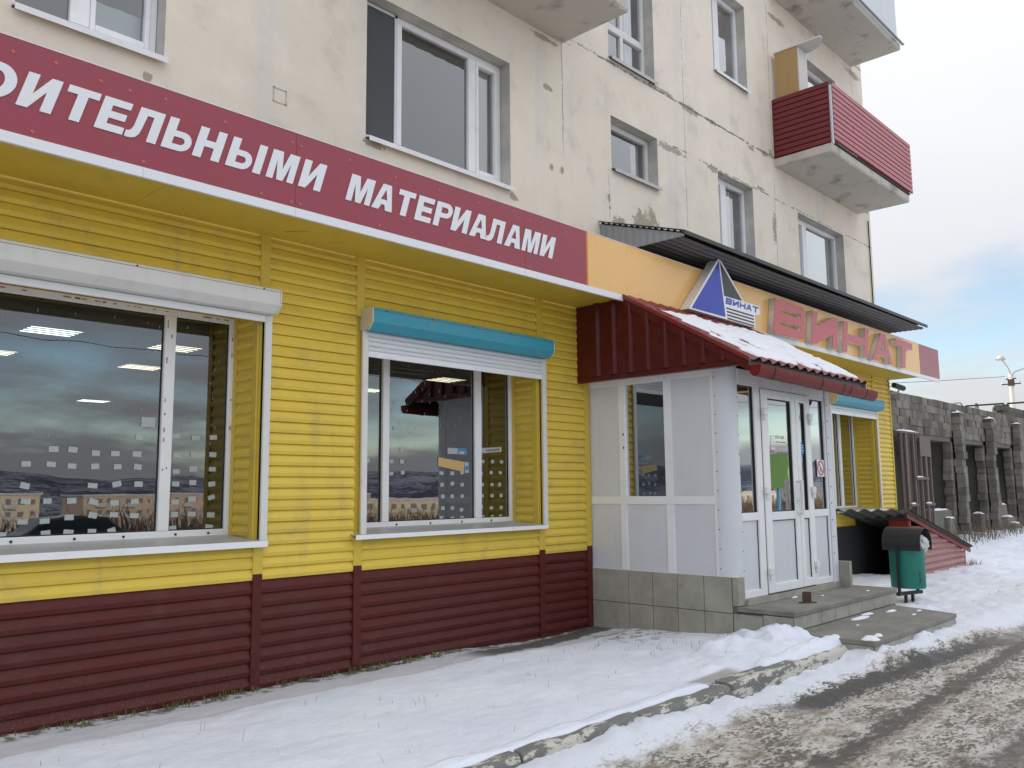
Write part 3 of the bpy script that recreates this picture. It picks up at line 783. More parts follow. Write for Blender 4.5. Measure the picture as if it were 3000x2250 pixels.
ST1 = [(2.59, 1.76), (2.86, 1.78), (3.01, 1.77), (3.15, 1.78), (2.03, 1.66), (2.15, 1.66), (2.3, 1.64), (2.43, 1.64), (2.58, 1.64), (2.87, 1.64), (3.0, 1.65), (3.15, 1.65), (1.87, 1.56), (2.02, 1.56), (2.15, 1.55), (2.3, 1.55), (2.45, 1.55), (2.59, 1.55), (2.87, 1.52), (3.0, 1.54), (3.15, 1.54), (1.87, 1.42), (2.29, 1.42), (2.45, 1.43), (2.6, 1.43), (2.87, 1.43), (3.0, 1.44), (3.15, 1.43), (1.88, 1.32), (2.01, 1.32), (2.16, 1.32), (2.3, 1.31), (2.44, 1.3), (2.58, 1.31), (2.87, 1.3), (3.0, 1.32), (3.15, 1.33), (1.87, 1.19), (2.0, 1.19), (2.15, 1.21), (2.3, 1.22), (2.44, 1.22), (2.58, 1.21), (2.87, 1.21), (3.0, 1.21), (3.15, 1.2), (1.75, 1.1), (2.01, 1.1), (2.15, 1.1), (2.3, 1.1), (2.43, 1.1), (2.86, 1.1), (3.14, 1.1)]
ST2 = [(4.9, 1.93), (4.98, 1.74), (4.86, 1.63), (4.98, 1.63), (5.46, 1.53), (5.6, 1.53), (5.73, 1.54), (5.47, 1.42), (5.6, 1.43), (5.73, 1.42), (5.48, 1.31), (5.6, 1.31), (5.73, 1.31), (5.48, 1.2), (5.6, 1.2), (5.72, 1.18), (5.46, 1.1), (5.6, 1.09), (5.73, 1.09), (6.01, 1.65), (6.15, 1.65), (6.28, 1.65), (5.99, 1.53), (6.13, 1.54), (6.26, 1.54), (6.0, 1.42), (6.14, 1.42), (6.25, 1.42), (6.0, 1.31), (6.14, 1.31), (6.27, 1.31), (5.99, 1.2), (6.13, 1.19), (6.27, 1.19), (6.01, 1.09), (6.14, 1.09), (6.26, 1.09), (4.58, 1.72), (4.59, 1.63), (4.86, 1.52), (4.99, 1.53)]
w1 = shop_window(-.60, 3.297, [(.55, .635), (2.735, 2.818)], stickers=ST1)
w2 = shop_window(4.28, 6.428, [(4.738, 4.812), (5.885, 5.970)], stickers=ST2, sz=(.046, .034))
w3 = shop_window(13.44, 15.30, [(14.63, 14.725)], zlo=.99, stickers=())
def paper(win, mat, pts, y, name='poster'): MB().quad(*[(a, y, b) for a, b in pts]).build(name, mat, win, fix=False)
for wn, xa, xb in ((w1, 1.4, 3.2), (w2, 4.83, 6.3)):
    rk2 = random.Random(8); mk = MB()
    for i in range(16):
        for j in range(9):
            if rk2.random() < .35: continue
            xx = xa+(xb-xa)*(i+rk2.uniform(.2, .8))/16; zz = 1.75+.105*j+rk2.uniform(-.03, .03)-.02*i/16
            if 2.72 < xx < 2.84 or 5.86 < xx < 5.99: continue
            L_ = rk2.uniform(.014, .03); mk.quad((xx, WY-.002, zz), (xx+.0028, WY-.002, zz), (xx+.0045, WY-.002, zz+L_), (xx+.0012, WY-.002, zz+L_))
    mk.build('glass_ticks', 'sticker', wn, fix=False, kind='stuff')  # short pale upright ticks across the upper glass
paper(w1, 'sticker', [(2.60, 1.835), (2.70, 1.835), (2.70, 1.905), (2.60, 1.905)], WY-.004, 'paper_sheet')
paper(w2, 'sticker', [(5.54, 1.715), (5.67, 1.715), (5.67, 1.77), (5.54, 1.772)], WY-.004, 'paper_sheet')
paper(w2, 'paper_blue', [(5.671, 1.713), (5.794, 1.713), (5.794, 1.77), (5.671, 1.772)], WY-.004)
paper(w2, 'sticker', [(5.689, 1.714), (5.758, 1.714), (5.758, 1.744), (5.689, 1.744)], WY-.006, 'label_print')
paper(w2, 'paper_tan', [(5.416, 1.597), (5.752, 1.544), (5.762, 1.64), (5.421, 1.679)], WY-.005)
paper(w2, 'sticker', [(5.764, 1.537), (5.819, 1.535), (5.819, 1.64), (5.764, 1.64)], WY-.004, 'paper_sheet')
paper(w2, 'paper_blue', [(5.770, 1.56), (5.812, 1.56), (5.812, 1.60), (5.770, 1.60)], WY-.006, 'label_print')
paper(w2, 'sticker', [(5.984, 1.729), (6.282, 1.755), (6.283, 1.802), (5.979, 1.781)], WY-.004, 'paper_strip')
for i in range(8):
    a = 6.06+.024*i; paper(w2, 'paper_dark', [(a, 1.748+.0022*i), (a+.014, 1.749+.0022*i), (a+.014, 1.768+.0022*i), (a, 1.767+.0022*i)], WY-.006, 'print_digit')
# flaking film print on the unpeeled frame of the first window
fp = MB(); rp = random.Random(2)
for i in range(26):
    a = rp.uniform(1.5, 3.2); fp.box(a, a+rp.uniform(.01, .035), WY-.0335, WY-.031, 2.684, 2.684+rp.uniform(.004, .008))
for i in range(16):
    z = rp.uniform(1.5, 2.6); a = rp.choice((2.75, 2.78, 3.262)); fp.box(a, a+rp.uniform(.004, .008), WY-.0375, WY-.0335, z, z+rp.uniform(.012, .035))
fp.build('film_print', 'print_red', w1, kind='stuff')

# window sills (metal flashing) – real pieces under each shop window
def shop_sill(win, x0, x1, yf, zf, zlip):
    MB().prism([(WY-.03, zf+.033), (WY-.03, zf+.028), (yf+.004, zf-.006), (yf+.004, zlip), (yf, zlip), (yf, zf)], 'x', x0, x1).build('sill', 'sill_metal', win)
    bx('sill_lip', 'white_pvc', win, x0, x1, yf-.006, yf-.0005, zlip, zf)
shop_sill(w1, -.66, 3.352, 5.625, 1.016, .972)
shop_sill(w2, 4.125, 6.44, 5.615, 1.020, .984)
shop_sill(w3, 13.36, 15.42, 5.63, .985, .955)
sc = MB()
for x in (1.8, 2.18, 2.5, 2.87, 3.12, 4.9, 5.3, 5.7, 6.1): sc.tube((x, WY-.036, 1.068), (x, WY-.029, 1.068), .009, n=8)
sc.build('frame_bolts', 'rubber', w1)

# roller shutters, each a thing of its own
def roller_shutter(label, x0, x1, rails, zbot, nsl, mat, capmat, yf=5.535):
    t = thing('roller_shutter', label, 'roller shutter', ((x0+x1)/2, SY, 2.6), 'roller shutters over the shop windows')
    prof = [(SY-.001, 2.868), (yf+.006, 2.860), (yf, 2.850), (yf, 2.740), (yf+.052, 2.684), (SY-.001, 2.684)]
    MB().prism(prof, 'x', x0+.012, x1-.012).build('housing', mat, t, bevel=.003)
    for a in (x0, x1-.0115): MB().prism([(y-.002 if y < 5.6 else y, z+(.002 if z > 2.8 else -.002)) for y, z in prof], 'x', a, a+.0115).build('end_cap', capmat, t)
    MB().box(x0+.013, x1-.013, yf-.0015, yf+.001, 2.838, 2.8405).build('cover_seam', 'rubber', t)
    for a in rails:
        MB().box(a, a+.056, SY-.040, SY-.0175, .995, 2.682).build('guide_rail', 'shutter_white', t, bevel=.003)
    a, b = rails[0]+.056, rails[1]
    h = (2.684-zbot-.05)/max(1, nsl)
    for i in range(nsl):
        z = 2.684-h*(i+1)
        MB().prism([(SY-.024, z+.002), (SY-.031, z+h*.3), (SY-.031, z+h*.7), (SY-.024, z+h-.001), (SY-.014, z+h-.001), (SY-.014, z+.002)], 'x', a, b).build('slat', 'shutter_slat', t)
    MB().box(a, b, SY-.036, SY-.012, zbot, zbot+.049).build('end_bar', 'white_pvc', t, bevel=.003)
    g = MB()
    n = 5
    for i in range(n):
        xx = x0+.15+(x1-x0-.3)*i/(n-1); g.tube((xx, yf-.004, 2.846), (xx, yf, 2.846), .006, n=8)
    g.build('rivets', 'rubber', t)
    return t
roller_shutter('long white roller shutter housing over the wide left shop window', -.64, 3.366, (-.63, 3.312), 2.630, 1, 'shutter_white', 'shutter_white')
roller_shutter('bright blue roller shutter half lowered over the middle shop window', 4.205, 6.487, (4.208, 6.440), 2.470, 4, 'shutter_blue', 'beige')
roller_shutter('blue roller shutter with chipped corner on the window beyond the porch', 13.375, 15.40, (13.38, 15.327), 2.540, 2, 'shutter_blue', 'beige')

# the room behind the shop windows
rm = MB()
rm.quad((-3, 16.5, 0), (15.9, 16.5, 0), (15.9, 16.5, 2.92), (-3, 16.5, 2.92)); rm.quad((-3, 6.2, 0), (-3, 16.5, 0), (-3, 16.5, 2.92), (-3, 6.2, 2.92)); rm.quad((15.9, 6.2, 0), (15.9, 16.5, 0), (15.9, 16.5, 2.92), (15.9, 6.2, 2.92))
rm.quad((-3, WY+.06, 0), (15.9, WY+.06, 0), (15.9, 16.5, 0), (-3, 16.5, 0))
rm.build('shop_room', 'shop_wall', kind='structure', fix=False)
cl = MB().quad((-3, WY+.06, 2.92), (15.9, WY+.06, 2.92), (15.9, 16.5, 2.92), (-3, 16.5, 2.92)); cl.build('shop_ceiling', 'shop_ceiling', kind='structure', fix=False)
LB = [((2.56, 8.47), 'tube_cool', 'bright greenish ceiling lamp nearest the pane in the left shop window'),
      ((4.17, 10.22), 'tube_warm', 'warm ceiling lamp beside the mullion of the left shop window'),
      ((5.25, 14.57), 'tube_cool', 'small pale ceiling lamp farthest back in the left shop window'),
      ((2.50, 10.15), 'tube_warm', 'warm ceiling lamp cut by the left edge of the picture'),
      ((7.73, 8.61), 'tube_warm', 'yellowish ceiling lamp at the top of the middle shop window'),
      ((7.70, 10.30), 'tube_warm', 'ceiling lamp crossing the left mullion of the middle shop window'),
      ((4.19, 8.60), 'tube_warm', 'sliver of a warm ceiling lamp in the narrow light of the left window')]
for (x, y), mt, lb in LB:
    if 'sliver' in lb: x -= .36
    t = thing('ceiling_light', lb, 'lamp', (x, y, 2.9), 'lamps on the shop ceiling')
    fx = MB(); arc = [(x, x+.50, y, y+.02), (x, x+.50, y+.42, y+.44), (x, x+.02, y+.02, y+.42), (x+.48, x+.50, y+.02, y+.42)]
    for a, b, c, d in arc: fx.box(a, b, c, d, 2.896, 2.919)
    fx.build('frame', 'fixture', t)
    for k in range(4):
        yy = y+.055+.105*k
        MB().box(x+.025, x+.475, yy-.013, yy+.013, 2.9000, 2.9025).build('tube', mt, t)

# ------------------------------------------------------------------ sign board
GY = 5.06
sign = thing('sign_board', 'long dark red and orange fascia sign with white lettering above the shop', 'sign', (8, GY, 3.27))
def panel(x0, x1, mat): return bx('panel', mat, sign, x0+.001, x1-.001, GY, GY+.02, 3.336, 3.878)
for a, b in ((-3.9, -1.6), (-1.6, .78), (.78, 3.164), (3.164, 5.529), (5.529, 6.425)): panel(a, b, 'sign_red')
bx('panel_edge', 'sign_edge_orange', sign, 6.4255, 6.446, GY+.001, GY+.02, 3.336, 3.877)
for a, b in ((6.447, 9.0), (9.0, 11.4), (11.4, 13.8), (13.8, 15.872)): panel(a, b, 'sign_orange')
bx('panel_edge', 'sign_edge_orange', sign, 15.873, 15.889, GY+.001, GY+.02, 3.336, 3.877)
panel(15.89, 16.93, 'sign_red')
for a, b in ((-3.9, -.9), (-.9, 2.1), (2.1, 3.164), (3.164, 5.53), (5.53, 7.21), (7.215, 10.2), (10.2, 13.2), (13.2, 16.93)):
    bx('edge_strip', 'sign_white', sign, a+.001, b-.001, GY-.004, GY+.02, 3.272, 3.334)
bx('top_flashing', 'sign_white', sign, -3.9, 16.93, GY-.003, GY+.06, 3.8785, 3.884)
bx('back_frame', 'grey_sheet', sign, -3.9, 16.9, GY+.04, GY+.10, 3.5, 3.56)
scm = shared(MB().tube((0, -.003, 0), (0, .001, 0), .011, n=10), 'screw_pink', 'screw')
for x in (1.36, 1.58, 1.83, 2.0, 2.22, 2.62, 3.13, 3.20, 3.62, 4.05, 4.5, 4.95, 5.45, 5.60, 6.1, 6.38): link('screw', scm, sign, (x, GY, 3.80+.012*math.sin(x*9)))
for x in (1.48, 2.1, 2.9, 3.13, 3.2, 3.9, 4.6, 5.2, 5.5, 5.6, 6.3): link('screw', scm, sign, (x, GY, 3.37))
scd = shared(MB().tube((0, -.003, 0), (0, .001, 0), .006, n=8), 'lamp_metal', 'screw')
for x in (6.6, 7.1, 7.6, 8.0, 9.2, 10.6, 12.2, 13.6, 15.5): link('screw', scd, sign, (x, GY, 3.80)); link('screw', scd, sign, (x+.2, GY, 3.38))

# letters as outlines: loops in cap-height units (first loop outer, others holes)
def arc(cx, cy, rx, ry, a0, a1, n=8): return [(cx+rx*math.cos(R(a0+(a1-a0)*i/n)), cy+ry*math.sin(R(a0+(a1-a0)*i/n))) for i in range(n+1)]
def glyph(ch, w, t, b):
    if ch == 'И':
        d = t*1.55; return [[(0, 0), (0, 1), (t, 1), (t, d), (w-t, 1), (w, 1), (w, 0), (w-t, 0), (w-t, 1-d), (t, 0)]]
    if ch == 'Т':
        c = w*.5; return [[(c-t/2, 0), (c-t/2, 1-b), (0, 1-b), (0, 1), (w, 1), (w, 1-b), (c+t/2, 1-b), (c+t/2, 0)]]
    if ch == 'Е':
        m = .5; k = w*.94; return [[(0, 0), (0, 1), (w, 1), (w, 1-b), (t, 1-b), (t, m+b*.5), (k, m+b*.5), (k, m-b*.5), (t, m-b*.5), (t, b), (w, b), (w, 0)]]
    if ch == 'Л':
        return [[(0, .0), (0.0, .19), (.07, .20), (.13, .26), (.165, .38), (.18, 1), (w, 1), (w, 0), (w-t, 0), (w-t, 1-b), (.18+t*.92, 1-b), (.40, .36), (.37, .17), (.30, .05), (.19, .0), (.08, -.012)]]
    if ch == 'Ь' or ch == 'Ы':
        W = w if ch == 'Ь' else w-t-.10
        q = [[(0, 0), (0, 1), (t, 1), (t, .62)]+arc(W-.31, .31, .31, .31, 90, -90, 12), [(t, b*.9), (t, .62-b*.9)]+arc(W-.34, .31, .13, .31-b*.9, 90, -90, 8)]
        if ch == 'Ы': q.append([(w-t, 0), (w-t, 1), (w, 1), (w, 0)])
        return q
    if ch == 'Н':
        return [[(0, 0), (0, 1), (t, 1), (t, .5+b/2), (w-t, .5+b/2), (w-t, 1), (w, 1), (w, 0), (w-t, 0), (w-t, .5-b/2), (t, .5-b/2), (t, 0)]]
    if ch == 'М':
        return [[(0, 0), (0, 1), (t*1.35, 1), (w/2, .40), (w-t*1.35, 1), (w, 1), (w, 0), (w-t*.88, 0), (w-t*.88, .66), (w/2+t*.42, 0), (w/2-t*.42, 0), (t*.88, .66), (t*.88, 0)]]
    if ch == 'А':
        return [[(0, 0), (w/2-t*.68, 1), (w/2+t*.68, 1), (w, 0), (w-t*1.12, 0), (w-t*1.12-.075, .21), (t*1.12+.075, .21), (t*1.12, 0)], [(w*.345, .40), (w/2, .80), (w*.655, .40)]]
    if ch == 'Р':
        return [[(0, 0), (0, 1)]+arc(w-.31, .69, .31, .31, 90, -90, 12)+[(t, .38), (t, 0)], [(t, .38+b*.9), (t, 1-b*.9)]+arc(w-.34, .69, .13, .31-b*.9, 90, -90, 8)]
    if ch == 'О':
        return [arc(w/2, .5, w/2, .515, 0, 352, 28), arc(w/2, .5, w/2-t*1.02, .515-b, 0, 352, 24)]
    if ch == 'В':
        return [[(0, 0), (0, 1)]+arc(w-.24, .76, .24, .24, 90, -45, 6)+arc(w-.22, .25, .25, .25, 45, -90, 6), [(t, .62), (t, .62+.135)]+[(w-.30, .755), (w-.30, .62)], [(t, .25), (t, .385), (w-.30, .385), (w-.30, .25)]]
def letter(ch, x, z, h, w, t, b, y, depth, mat, parent, shear=.285, name='letter', rnd=0):
    cu = bpy.data.curves.new(name, 'CURVE'); cu.dimensions = '2D'; cu.fill_mode = 'BOTH'; cu.extrude = depth/2
    for lp in glyph(ch, w/h, t, b):
        s = cu.splines.new('POLY'); s.points.add(len(lp)-1); s.use_cyclic_u = True
        for p, (a, c) in zip(s.points, lp): p.co = (a*h+c*h*shear, c*h, 0, 1)
    tmp = bpy.data.objects.new('tmp', cu); COL.objects.link(tmp)
    dg = bpy.context.evaluated_depsgraph_get(); me = bpy.data.meshes.new_from_object(tmp.evaluated_get(dg))
    bpy.data.objects.remove(tmp); bpy.data.curves.remove(cu)
    me.transform(Matrix.Translation(Vector((x, y, z))-OFF[parent.name]) @ Matrix.Rotation(math.pi/2, 4, 'X'))
    me.materials.clear(); me.materials.append(M[mat]); me.name = name
    ob = bpy.data.objects.new(name, me); COL.objects.link(ob); ob.parent = parent; OFF[ob.name] = OFF[parent.name]
    return ob
TXT = [('О', 1.130, .225), ('И', 1.386, .180), ('Т', 1.600, .178), ('Е', 1.800, .163), ('Л', 1.975, .190), ('Ь', 2.198, .178), ('Н', 2.400, .182), ('Ы', 2.627, .253), ('М', 2.924, .211), ('И', 3.178, .181),
       ('М', 3.580, .218), ('А', 3.815, .196), ('Т', 4.036, .166), ('Е', 4.235, .165), ('Р', 4.429, .178), ('И', 4.623, .184), ('А', 4.833, .202), ('Л', 5.034, .192), ('А', 5.259, .203), ('М', 5.482, .213), ('И', 5.725, .180)]
for ch, x, w in TXT:
    letter(ch, x, 3.497, .212, w, .275 if ch not in 'А' else .28, .215, GY-.0045, .003, 'sign_white', sign)

# raised letters: light grey box sides with a thin pink face
HH = .463
for ch, x, w in (('В', 10.14, .90), ('И', 11.25, .86), ('Н', 12.30, .97), ('А', 13.44, .86), ('Т', 14.40, .80)):
    p = letter(ch, x, 3.337, HH, w, .36 if ch in 'ИН' else (.34 if ch == 'А' else .38), .24, GY-.0425, .078, 'letter_side', sign, .19, 'raised_letter')
    letter(ch, x, 3.337, HH, w, .36 if ch in 'ИН' else (.34 if ch == 'А' else .38), .24, GY-.0845, .005, 'letter_pink', p, .19, 'letter_face')

# triangular logo box
LY = 4.93
logo = thing('logo_sign', 'triangular box sign with blue and black sail logo over the porch roof', 'sign', (8.8, LY, 3.31))
outl = [(8.055, 3.328), (8.745, 4.035), (8.765, 4.035), (9.30, 3.598), (9.70, 3.60), (9.70, 3.50), (9.565, 3.47), (9.565, 3.31)]
MB().prism(outl, 'y', LY, GY-.006).build('box_body', 'logo_side', logo, bevel=.003)
MB().prism(outl, 'y', LY-.004, LY-.0005).build('face', 'sign_white', logo)
MB().prism([(8.108, 3.345), (8.735, 3.985), (8.845, 3.345)], 'y', LY-.007, LY-.0045).build('blue_sail', 'logo_blue', logo)
MB().prism([(8.765, 3.985), (9.262, 3.60), (8.835, 3.595)], 'y', LY-.007, LY-.0045).build('black_sail', 'logo_black', logo)
for i in range(4):
    z = 3.465-.040*i; MB().prism([(8.872+.006*i, z), (9.535, z-.004), (9.535, z-.022), (8.875+.006*i, z-.018)], 'y', LY-.007, LY-.0045).build('stripe', 'logo_black', logo)
for ch, x, w in (('В', 8.86, .135), ('И', 9.025, .135), ('Н', 9.19, .135), ('А', 9.345, .135), ('Т', 9.505, .15)):
    letter(ch, x, 3.507, .074, w, .30, .22, LY-.0075, .003, 'logo_blue', logo, .25, 'logo_letter')

# ------------------------------------------------------------------ grey wedge awning above the sign
aw = thing('metal_awning', 'dark corrugated metal awning wedge fixed to the wall over the orange sign', 'awning', (11, 5.3, 4.0))
def wave(i, n): return [0, .018, .018, 0][i % 4]
ax0, ax1 = 7.66, 15.22; yf, yw = 4.71, AY-.005
ny = 56
MB().grid(12, ny, lambda i, j: (ax0-.02+(ax1-ax0+.04)*i/12, yf+(yw-yf)*j/ny, 4.055+.345*j/ny+wave(j, 4))).build('top_sheet', 'dark_sheet', aw, fix=False)
ny = 52
MB().grid(12, ny, lambda i, j: (ax0+(ax1-ax0)*i/12, yf+.01+(yw-yf)*j/ny, 4.010-.012*math.sin(i*.5)+wave(j, 4)*.9)).build('under_sheet', 'dark_sheet', aw, fix=False)
nyy = 48
sd3 = MB()
for j in range(nyy):
    pass
sd3.grid(nyy, 1, lambda i, j: (ax0+wave(i, 4)*.35, yf+(yw-yf)*i/nyy, (4.02 if j == 0 else 4.05+.345*i/nyy)))
sd3.build('side_sheet', 'grey_sheet', aw, fix=False)
sd4 = MB(); sd4.grid(nyy, 1, lambda i, j: (ax1-wave(i, 4)*.35, yf+.05+(yw-yf-.05)*i/nyy, (4.02 if j == 0 else 4.05+.345*i/nyy)))
sd4.build('side_sheet', 'grey_sheet', aw, fix=False)
bx('front_flashing', 'black_metal', aw, ax0-.02, ax1+.05, yf-.012, yf+.004, 4.040, 4.085)
MB().prism([(yf, 4.073), (yw, 4.418), (yw, 4.428), (yf, 4.085)], 'x', ax0-.035, ax0-.012).build('rake_flashing', 'black_metal', aw)
bx('wall_rail', 'dark', aw, ax0, ax1, yw-.06, yw-.01, 3.96, 4.0)

# ------------------------------------------------------------------ entrance porch
por = thing('entrance_porch', 'white plastic-panelled entrance porch with red tile roof between the shop windows', 'porch', (8.3, 4.8, -.1))
PX0, PX1, DY = 7.22, 9.40, 4.00
# left wall: frame bars, infill panels, window
lf = MB()
cols = [(5.69, 5.305), (5.225, 4.75), (4.665, 4.217)]
f0, f1 = PX0, PX0+.06
zt0, zt1, zm0, zm1, zb0 = 2.437, 2.535, 1.290, 1.210, .552
lf.box(f0, f1, 4.185, 5.70, zt0, zt1).box(f0, f1, 4.185, 5.70, zm1, zm0)
for a, b in ((5.305, 5.225), (4.75, 4.665), (4.217, 4.185)):
    lf.box(f0-.001, f1, b, a, zm0, zt0).box(f0-.001, f1, b, a, zb0, zm1)
lf.build('wall_frame', 'white_pvc', por, bevel=.003)
for k, (a, b) in enumerate(cols):
    bx('panel', 'panel_grey', por, f0+.008, f0+.04, b+.001, a-.001, zb0, zm1-.001)
    if k == 1:
        MB().quad((f0+.03, b, zm0), (f0+.03, a, zm0), (f0+.03, a, zt0), (f0+.03, b, zt0)).build('pane', 'glass', por, fix=False)
    else: bx('panel', 'panel_grey', por, f0+.007, f0+.04, b+.001, a-.001, zm0+.001, zt0-.001)
# rounded corner column
cp = [(PX0+.118-.120*math.cos(R(a)), 4.19-.192*math.sin(R(a))) for a in range(0, 91, 6)]
MB().grid(len(cp)-1, 1, lambda i, j: (*cp[i], (.33, 2.535)[j])).build('corner_column', 'panel_grey', por, smooth=True, fix=False)
scw = MB()
for i in range(11):
    z = .62+.18*i
    scw.tube((PX0-.004, 4.172, z), (PX0+.02, 4.172, z), .006, n=6); scw.tube((PX0+.112, DY-.004, z-.02), (PX0+.112, DY+.02, z-.02), .006, n=6)
    scw.tube((9.29, DY-.03, z+.03), (9.29, DY, z+.03), .006, n=6)
scw.build('column_screws', 'rubber', por, kind='stuff')
# front: frame, sidelights, two door leaves
fr = MB(); y0, y1 = DY-.012, DY+.05
fr.box(7.34, 9.26, y0, y1, 2.345, 2.50)
fr.box(7.65, 7.766, y0, y1, .345, 2.345).box(8.834, 8.888, y0, y1, .345, 2.345).box(9.232, 9.26, y0, y1, .345, 2.345)
fr.box(7.338, 7.65, y0+.003, y1, 1.055, 1.130).box(8.888, 9.232, y0+.003, y1, 1.055, 1.130)
fr.box(7.338, 7.65, y0+.003, y1, .345, .412).box(8.888, 9.232, y0+.003, y1, .345, .412)
fr.box(8.888, 9.232, y0+.003, y1, 2.313, 2.345)
fr.build('door_frame', 'white_pvc', por, bevel=.006)
bx('corner_post', 'panel_grey', por, 9.262, 9.396, DY-.024, DY+.06, .34, 2.50, bevel=.006)
def pane(parent, a, b, c, d, y, mat='glass'): return MB().quad((a, y, c), (b, y, c), (b, y, d), (a, y, d)).build('pane', mat, parent, fix=False)
def gask(parent, a, b, c, d, y):
    g = MB(); arc_frame(g, a, b, y-.004, y+.01, c, d, .010); g.build('gasket', 'rubber', parent)
pane(por, 7.338, 7.65, 1.13, 2.345, DY+.02); gask(por, 7.338, 7.65, 1.13, 2.345, DY+.012)
pane(por, 8.888, 9.232, 1.13, 2.313, DY+.02); gask(por, 8.888, 9.232, 1.13, 2.313, DY+.012)
bx('panel', 'panel_grey', por, 7.338, 7.65, DY+.012, DY+.03, .412, 1.055); bx('panel', 'panel_grey', por, 8.888, 9.232, DY+.012, DY+.03, .412, 1.055)
for a, b in ((7.641, 7.649), (9.223, 9.231)): bx('panel_gasket', 'rubber', por, a, b, DY+.006, DY+.011, .413, 1.054)
def leaf(name, x0, x1, ga, gb, hinge_x, side):
    d = empty_part(name, por); m = MB(); ya, yb2 = DY-.030, DY+.03
    m.box(x0, ga, ya, yb2, .355, 2.338).box(gb, x1, ya, yb2, .355, 2.338).box(ga, gb, ya, yb2, 2.250, 2.338).box(ga, gb, ya, yb2, 1.046, 1.128).box(ga, gb, ya, yb2, .355, .440)
    m.build('leaf_frame', 'white_pvc', d, bevel=.008)
    pane(d, ga, gb, 1.128, 2.25, DY); gask(d, ga, gb, 1.128, 2.25, DY-.012)
    bx('panel', 'panel_grey', d, ga, gb, DY-.008, DY+.02, .44, 1.046)
    MB().prism([(gb-.0005, .441), (gb-.008, .441), (gb-.008, 1.038), (ga, 1.038), (ga, 1.0455), (gb-.0005, 1.0455)], 'y', DY-.016, DY-.009).build('panel_gasket', 'rubber', d)
    for z in (.545, 1.315, 2.085):
        MB().box(hinge_x-.038, hinge_x+.038, ya-.030, ya-.001, z-.012, z+.055).box(hinge_x-.022, hinge_x+.022, ya-.026, ya-.001, z-.062, z-.0125).build('hinge', 'hinge', d, bevel=.006)
    return d
d1 = leaf('door', 7.772, 8.498, 7.892, 8.402, 7.792, 1)
d2 = leaf('door', 8.506, 8.828, 8.596, 8.727, 8.812, -1)
bx('hinge_gap', 'rubber', por, 7.766, 7.772, DY-.012, DY+.03, .355, 2.338)
hd = MB(); hd.path([(8.455, DY-.031, 1.425), (8.455, DY-.075, 1.425)], .012).path([(8.455, DY-.031, 1.098), (8.455, DY-.075, 1.098)], .012)
hd.tube((8.455, DY-.080, 1.082), (8.455, DY-.080, 1.441), .019, n=14); hd.build('handle', 'hinge', d1, smooth=False, bevel=.003)
MB().box(8.437, 8.459, DY-.036, DY-.0305, 1.195, 1.250).build('lock_plate', 'hinge', d1, bevel=.003)
MB().tube((8.448, DY-.039, 1.226), (8.448, DY-.0365, 1.226), .006, n=10).build('keyhole', 'rubber', d1)
# printing on the glass: opening hours strips, round blue sticker, no smoking sign
def gl(name, mat, parent, a, b, c, d, y=DY-.004): return MB().quad((a, y, c), (b, y, c), (b, y, d), (a, y, d)).build(name, mat, parent, fix=False)
for a, c, d, mt in ((7.975, 1.868, 1.882, 'sign_white'), (7.975, 1.842, 1.858, 'sign_white'), (7.976, 1.812, 1.830, 'sign_white'), (7.976, 1.784, 1.802, 'sign_white'), (7.978, 1.745, 1.762, 'sign_white'), (7.968, 1.712, 1.730, 'print_red')):
    gl('print_strip', mt, d1, a, a+.082, c, d)
DIG = {'0': 'abcdef', '1': 'bc', '3': 'abgcd', '5': 'afgcd', '6': 'afgedc', '-': 'g', '.': 'p', '8': 'abcdefg', '9': 'abcdfg'}
def digits(txt, x, z, h, mat, parent):
    mb = MB(); w = h*.5; t = h*.17; y = DY-.004
    def q(a, b, c, d): mb.quad((x+a, y, z+c), (x+b, y, z+c), (x+b, y, z+d), (x+a, y, z+d))
    for c in txt:
        for s in DIG[c]:
            {'a': lambda: q(0, w, h-t, h), 'b': lambda: q(w-t, w, h/2, h), 'c': lambda: q(w-t, w, 0, h/2), 'd': lambda: q(0, w, 0, t), 'e': lambda: q(0, t, 0, h/2), 'f': lambda: q(0, t, h/2, h), 'g': lambda: q(0, w, h/2-t/2, h/2+t/2), 'p': lambda: q(0, t, 0, t)}[s]()
        x += w*1.35 if c != '.' else w*.6
    mb.build('opening_hours', mat, parent, fix=False)
digits('10.00-18.00', 8.075, 1.856, .030, 'sign_white', d1); digits('10.30-15.00', 8.105, 1.744, .024, 'sign_white', d1)
gl('print_strip', 'print_red', d1, 8.085, 8.30, 1.817, 1.826); gl('print_strip', 'print_red', d1, 8.11, 8.27, 1.714, 1.724)
cpts = arc(8.625, 1.766, .105, .072, -90, 90, 14)
MB().quad(*[(a, DY-.004, b) for a, b in cpts]).build('round_sticker', 'paper_blue', d2, fix=False)
for z in (1.80, 1.775, 1.745): gl('print_strip', 'sign_white', d2, 8.64, 8.69, z, z+.006, DY-.006)
ns = empty_part('no_smoking_sign', por)
YN = DY+.008
gl('sign_plate', 'sign_white', ns, 9.042, 9.222, 1.478, 1.660, YN)
ring = MB(); ring.grid(28, 1, lambda i, j: (9.132+(.082, .066)[j]*math.cos(R(i*360/28)), YN-.003, 1.570+(.082, .066)[j]*math.sin(R(i*360/28)))); ring.build('ring', 'sign_no_red', ns, fix=False)
MB().quad((9.083, YN-.0045, 1.614), (9.172, YN-.0045, 1.512), (9.183, YN-.0045, 1.522), (9.094, YN-.0045, 1.624)).build('bar', 'sign_no_red', ns, fix=False)
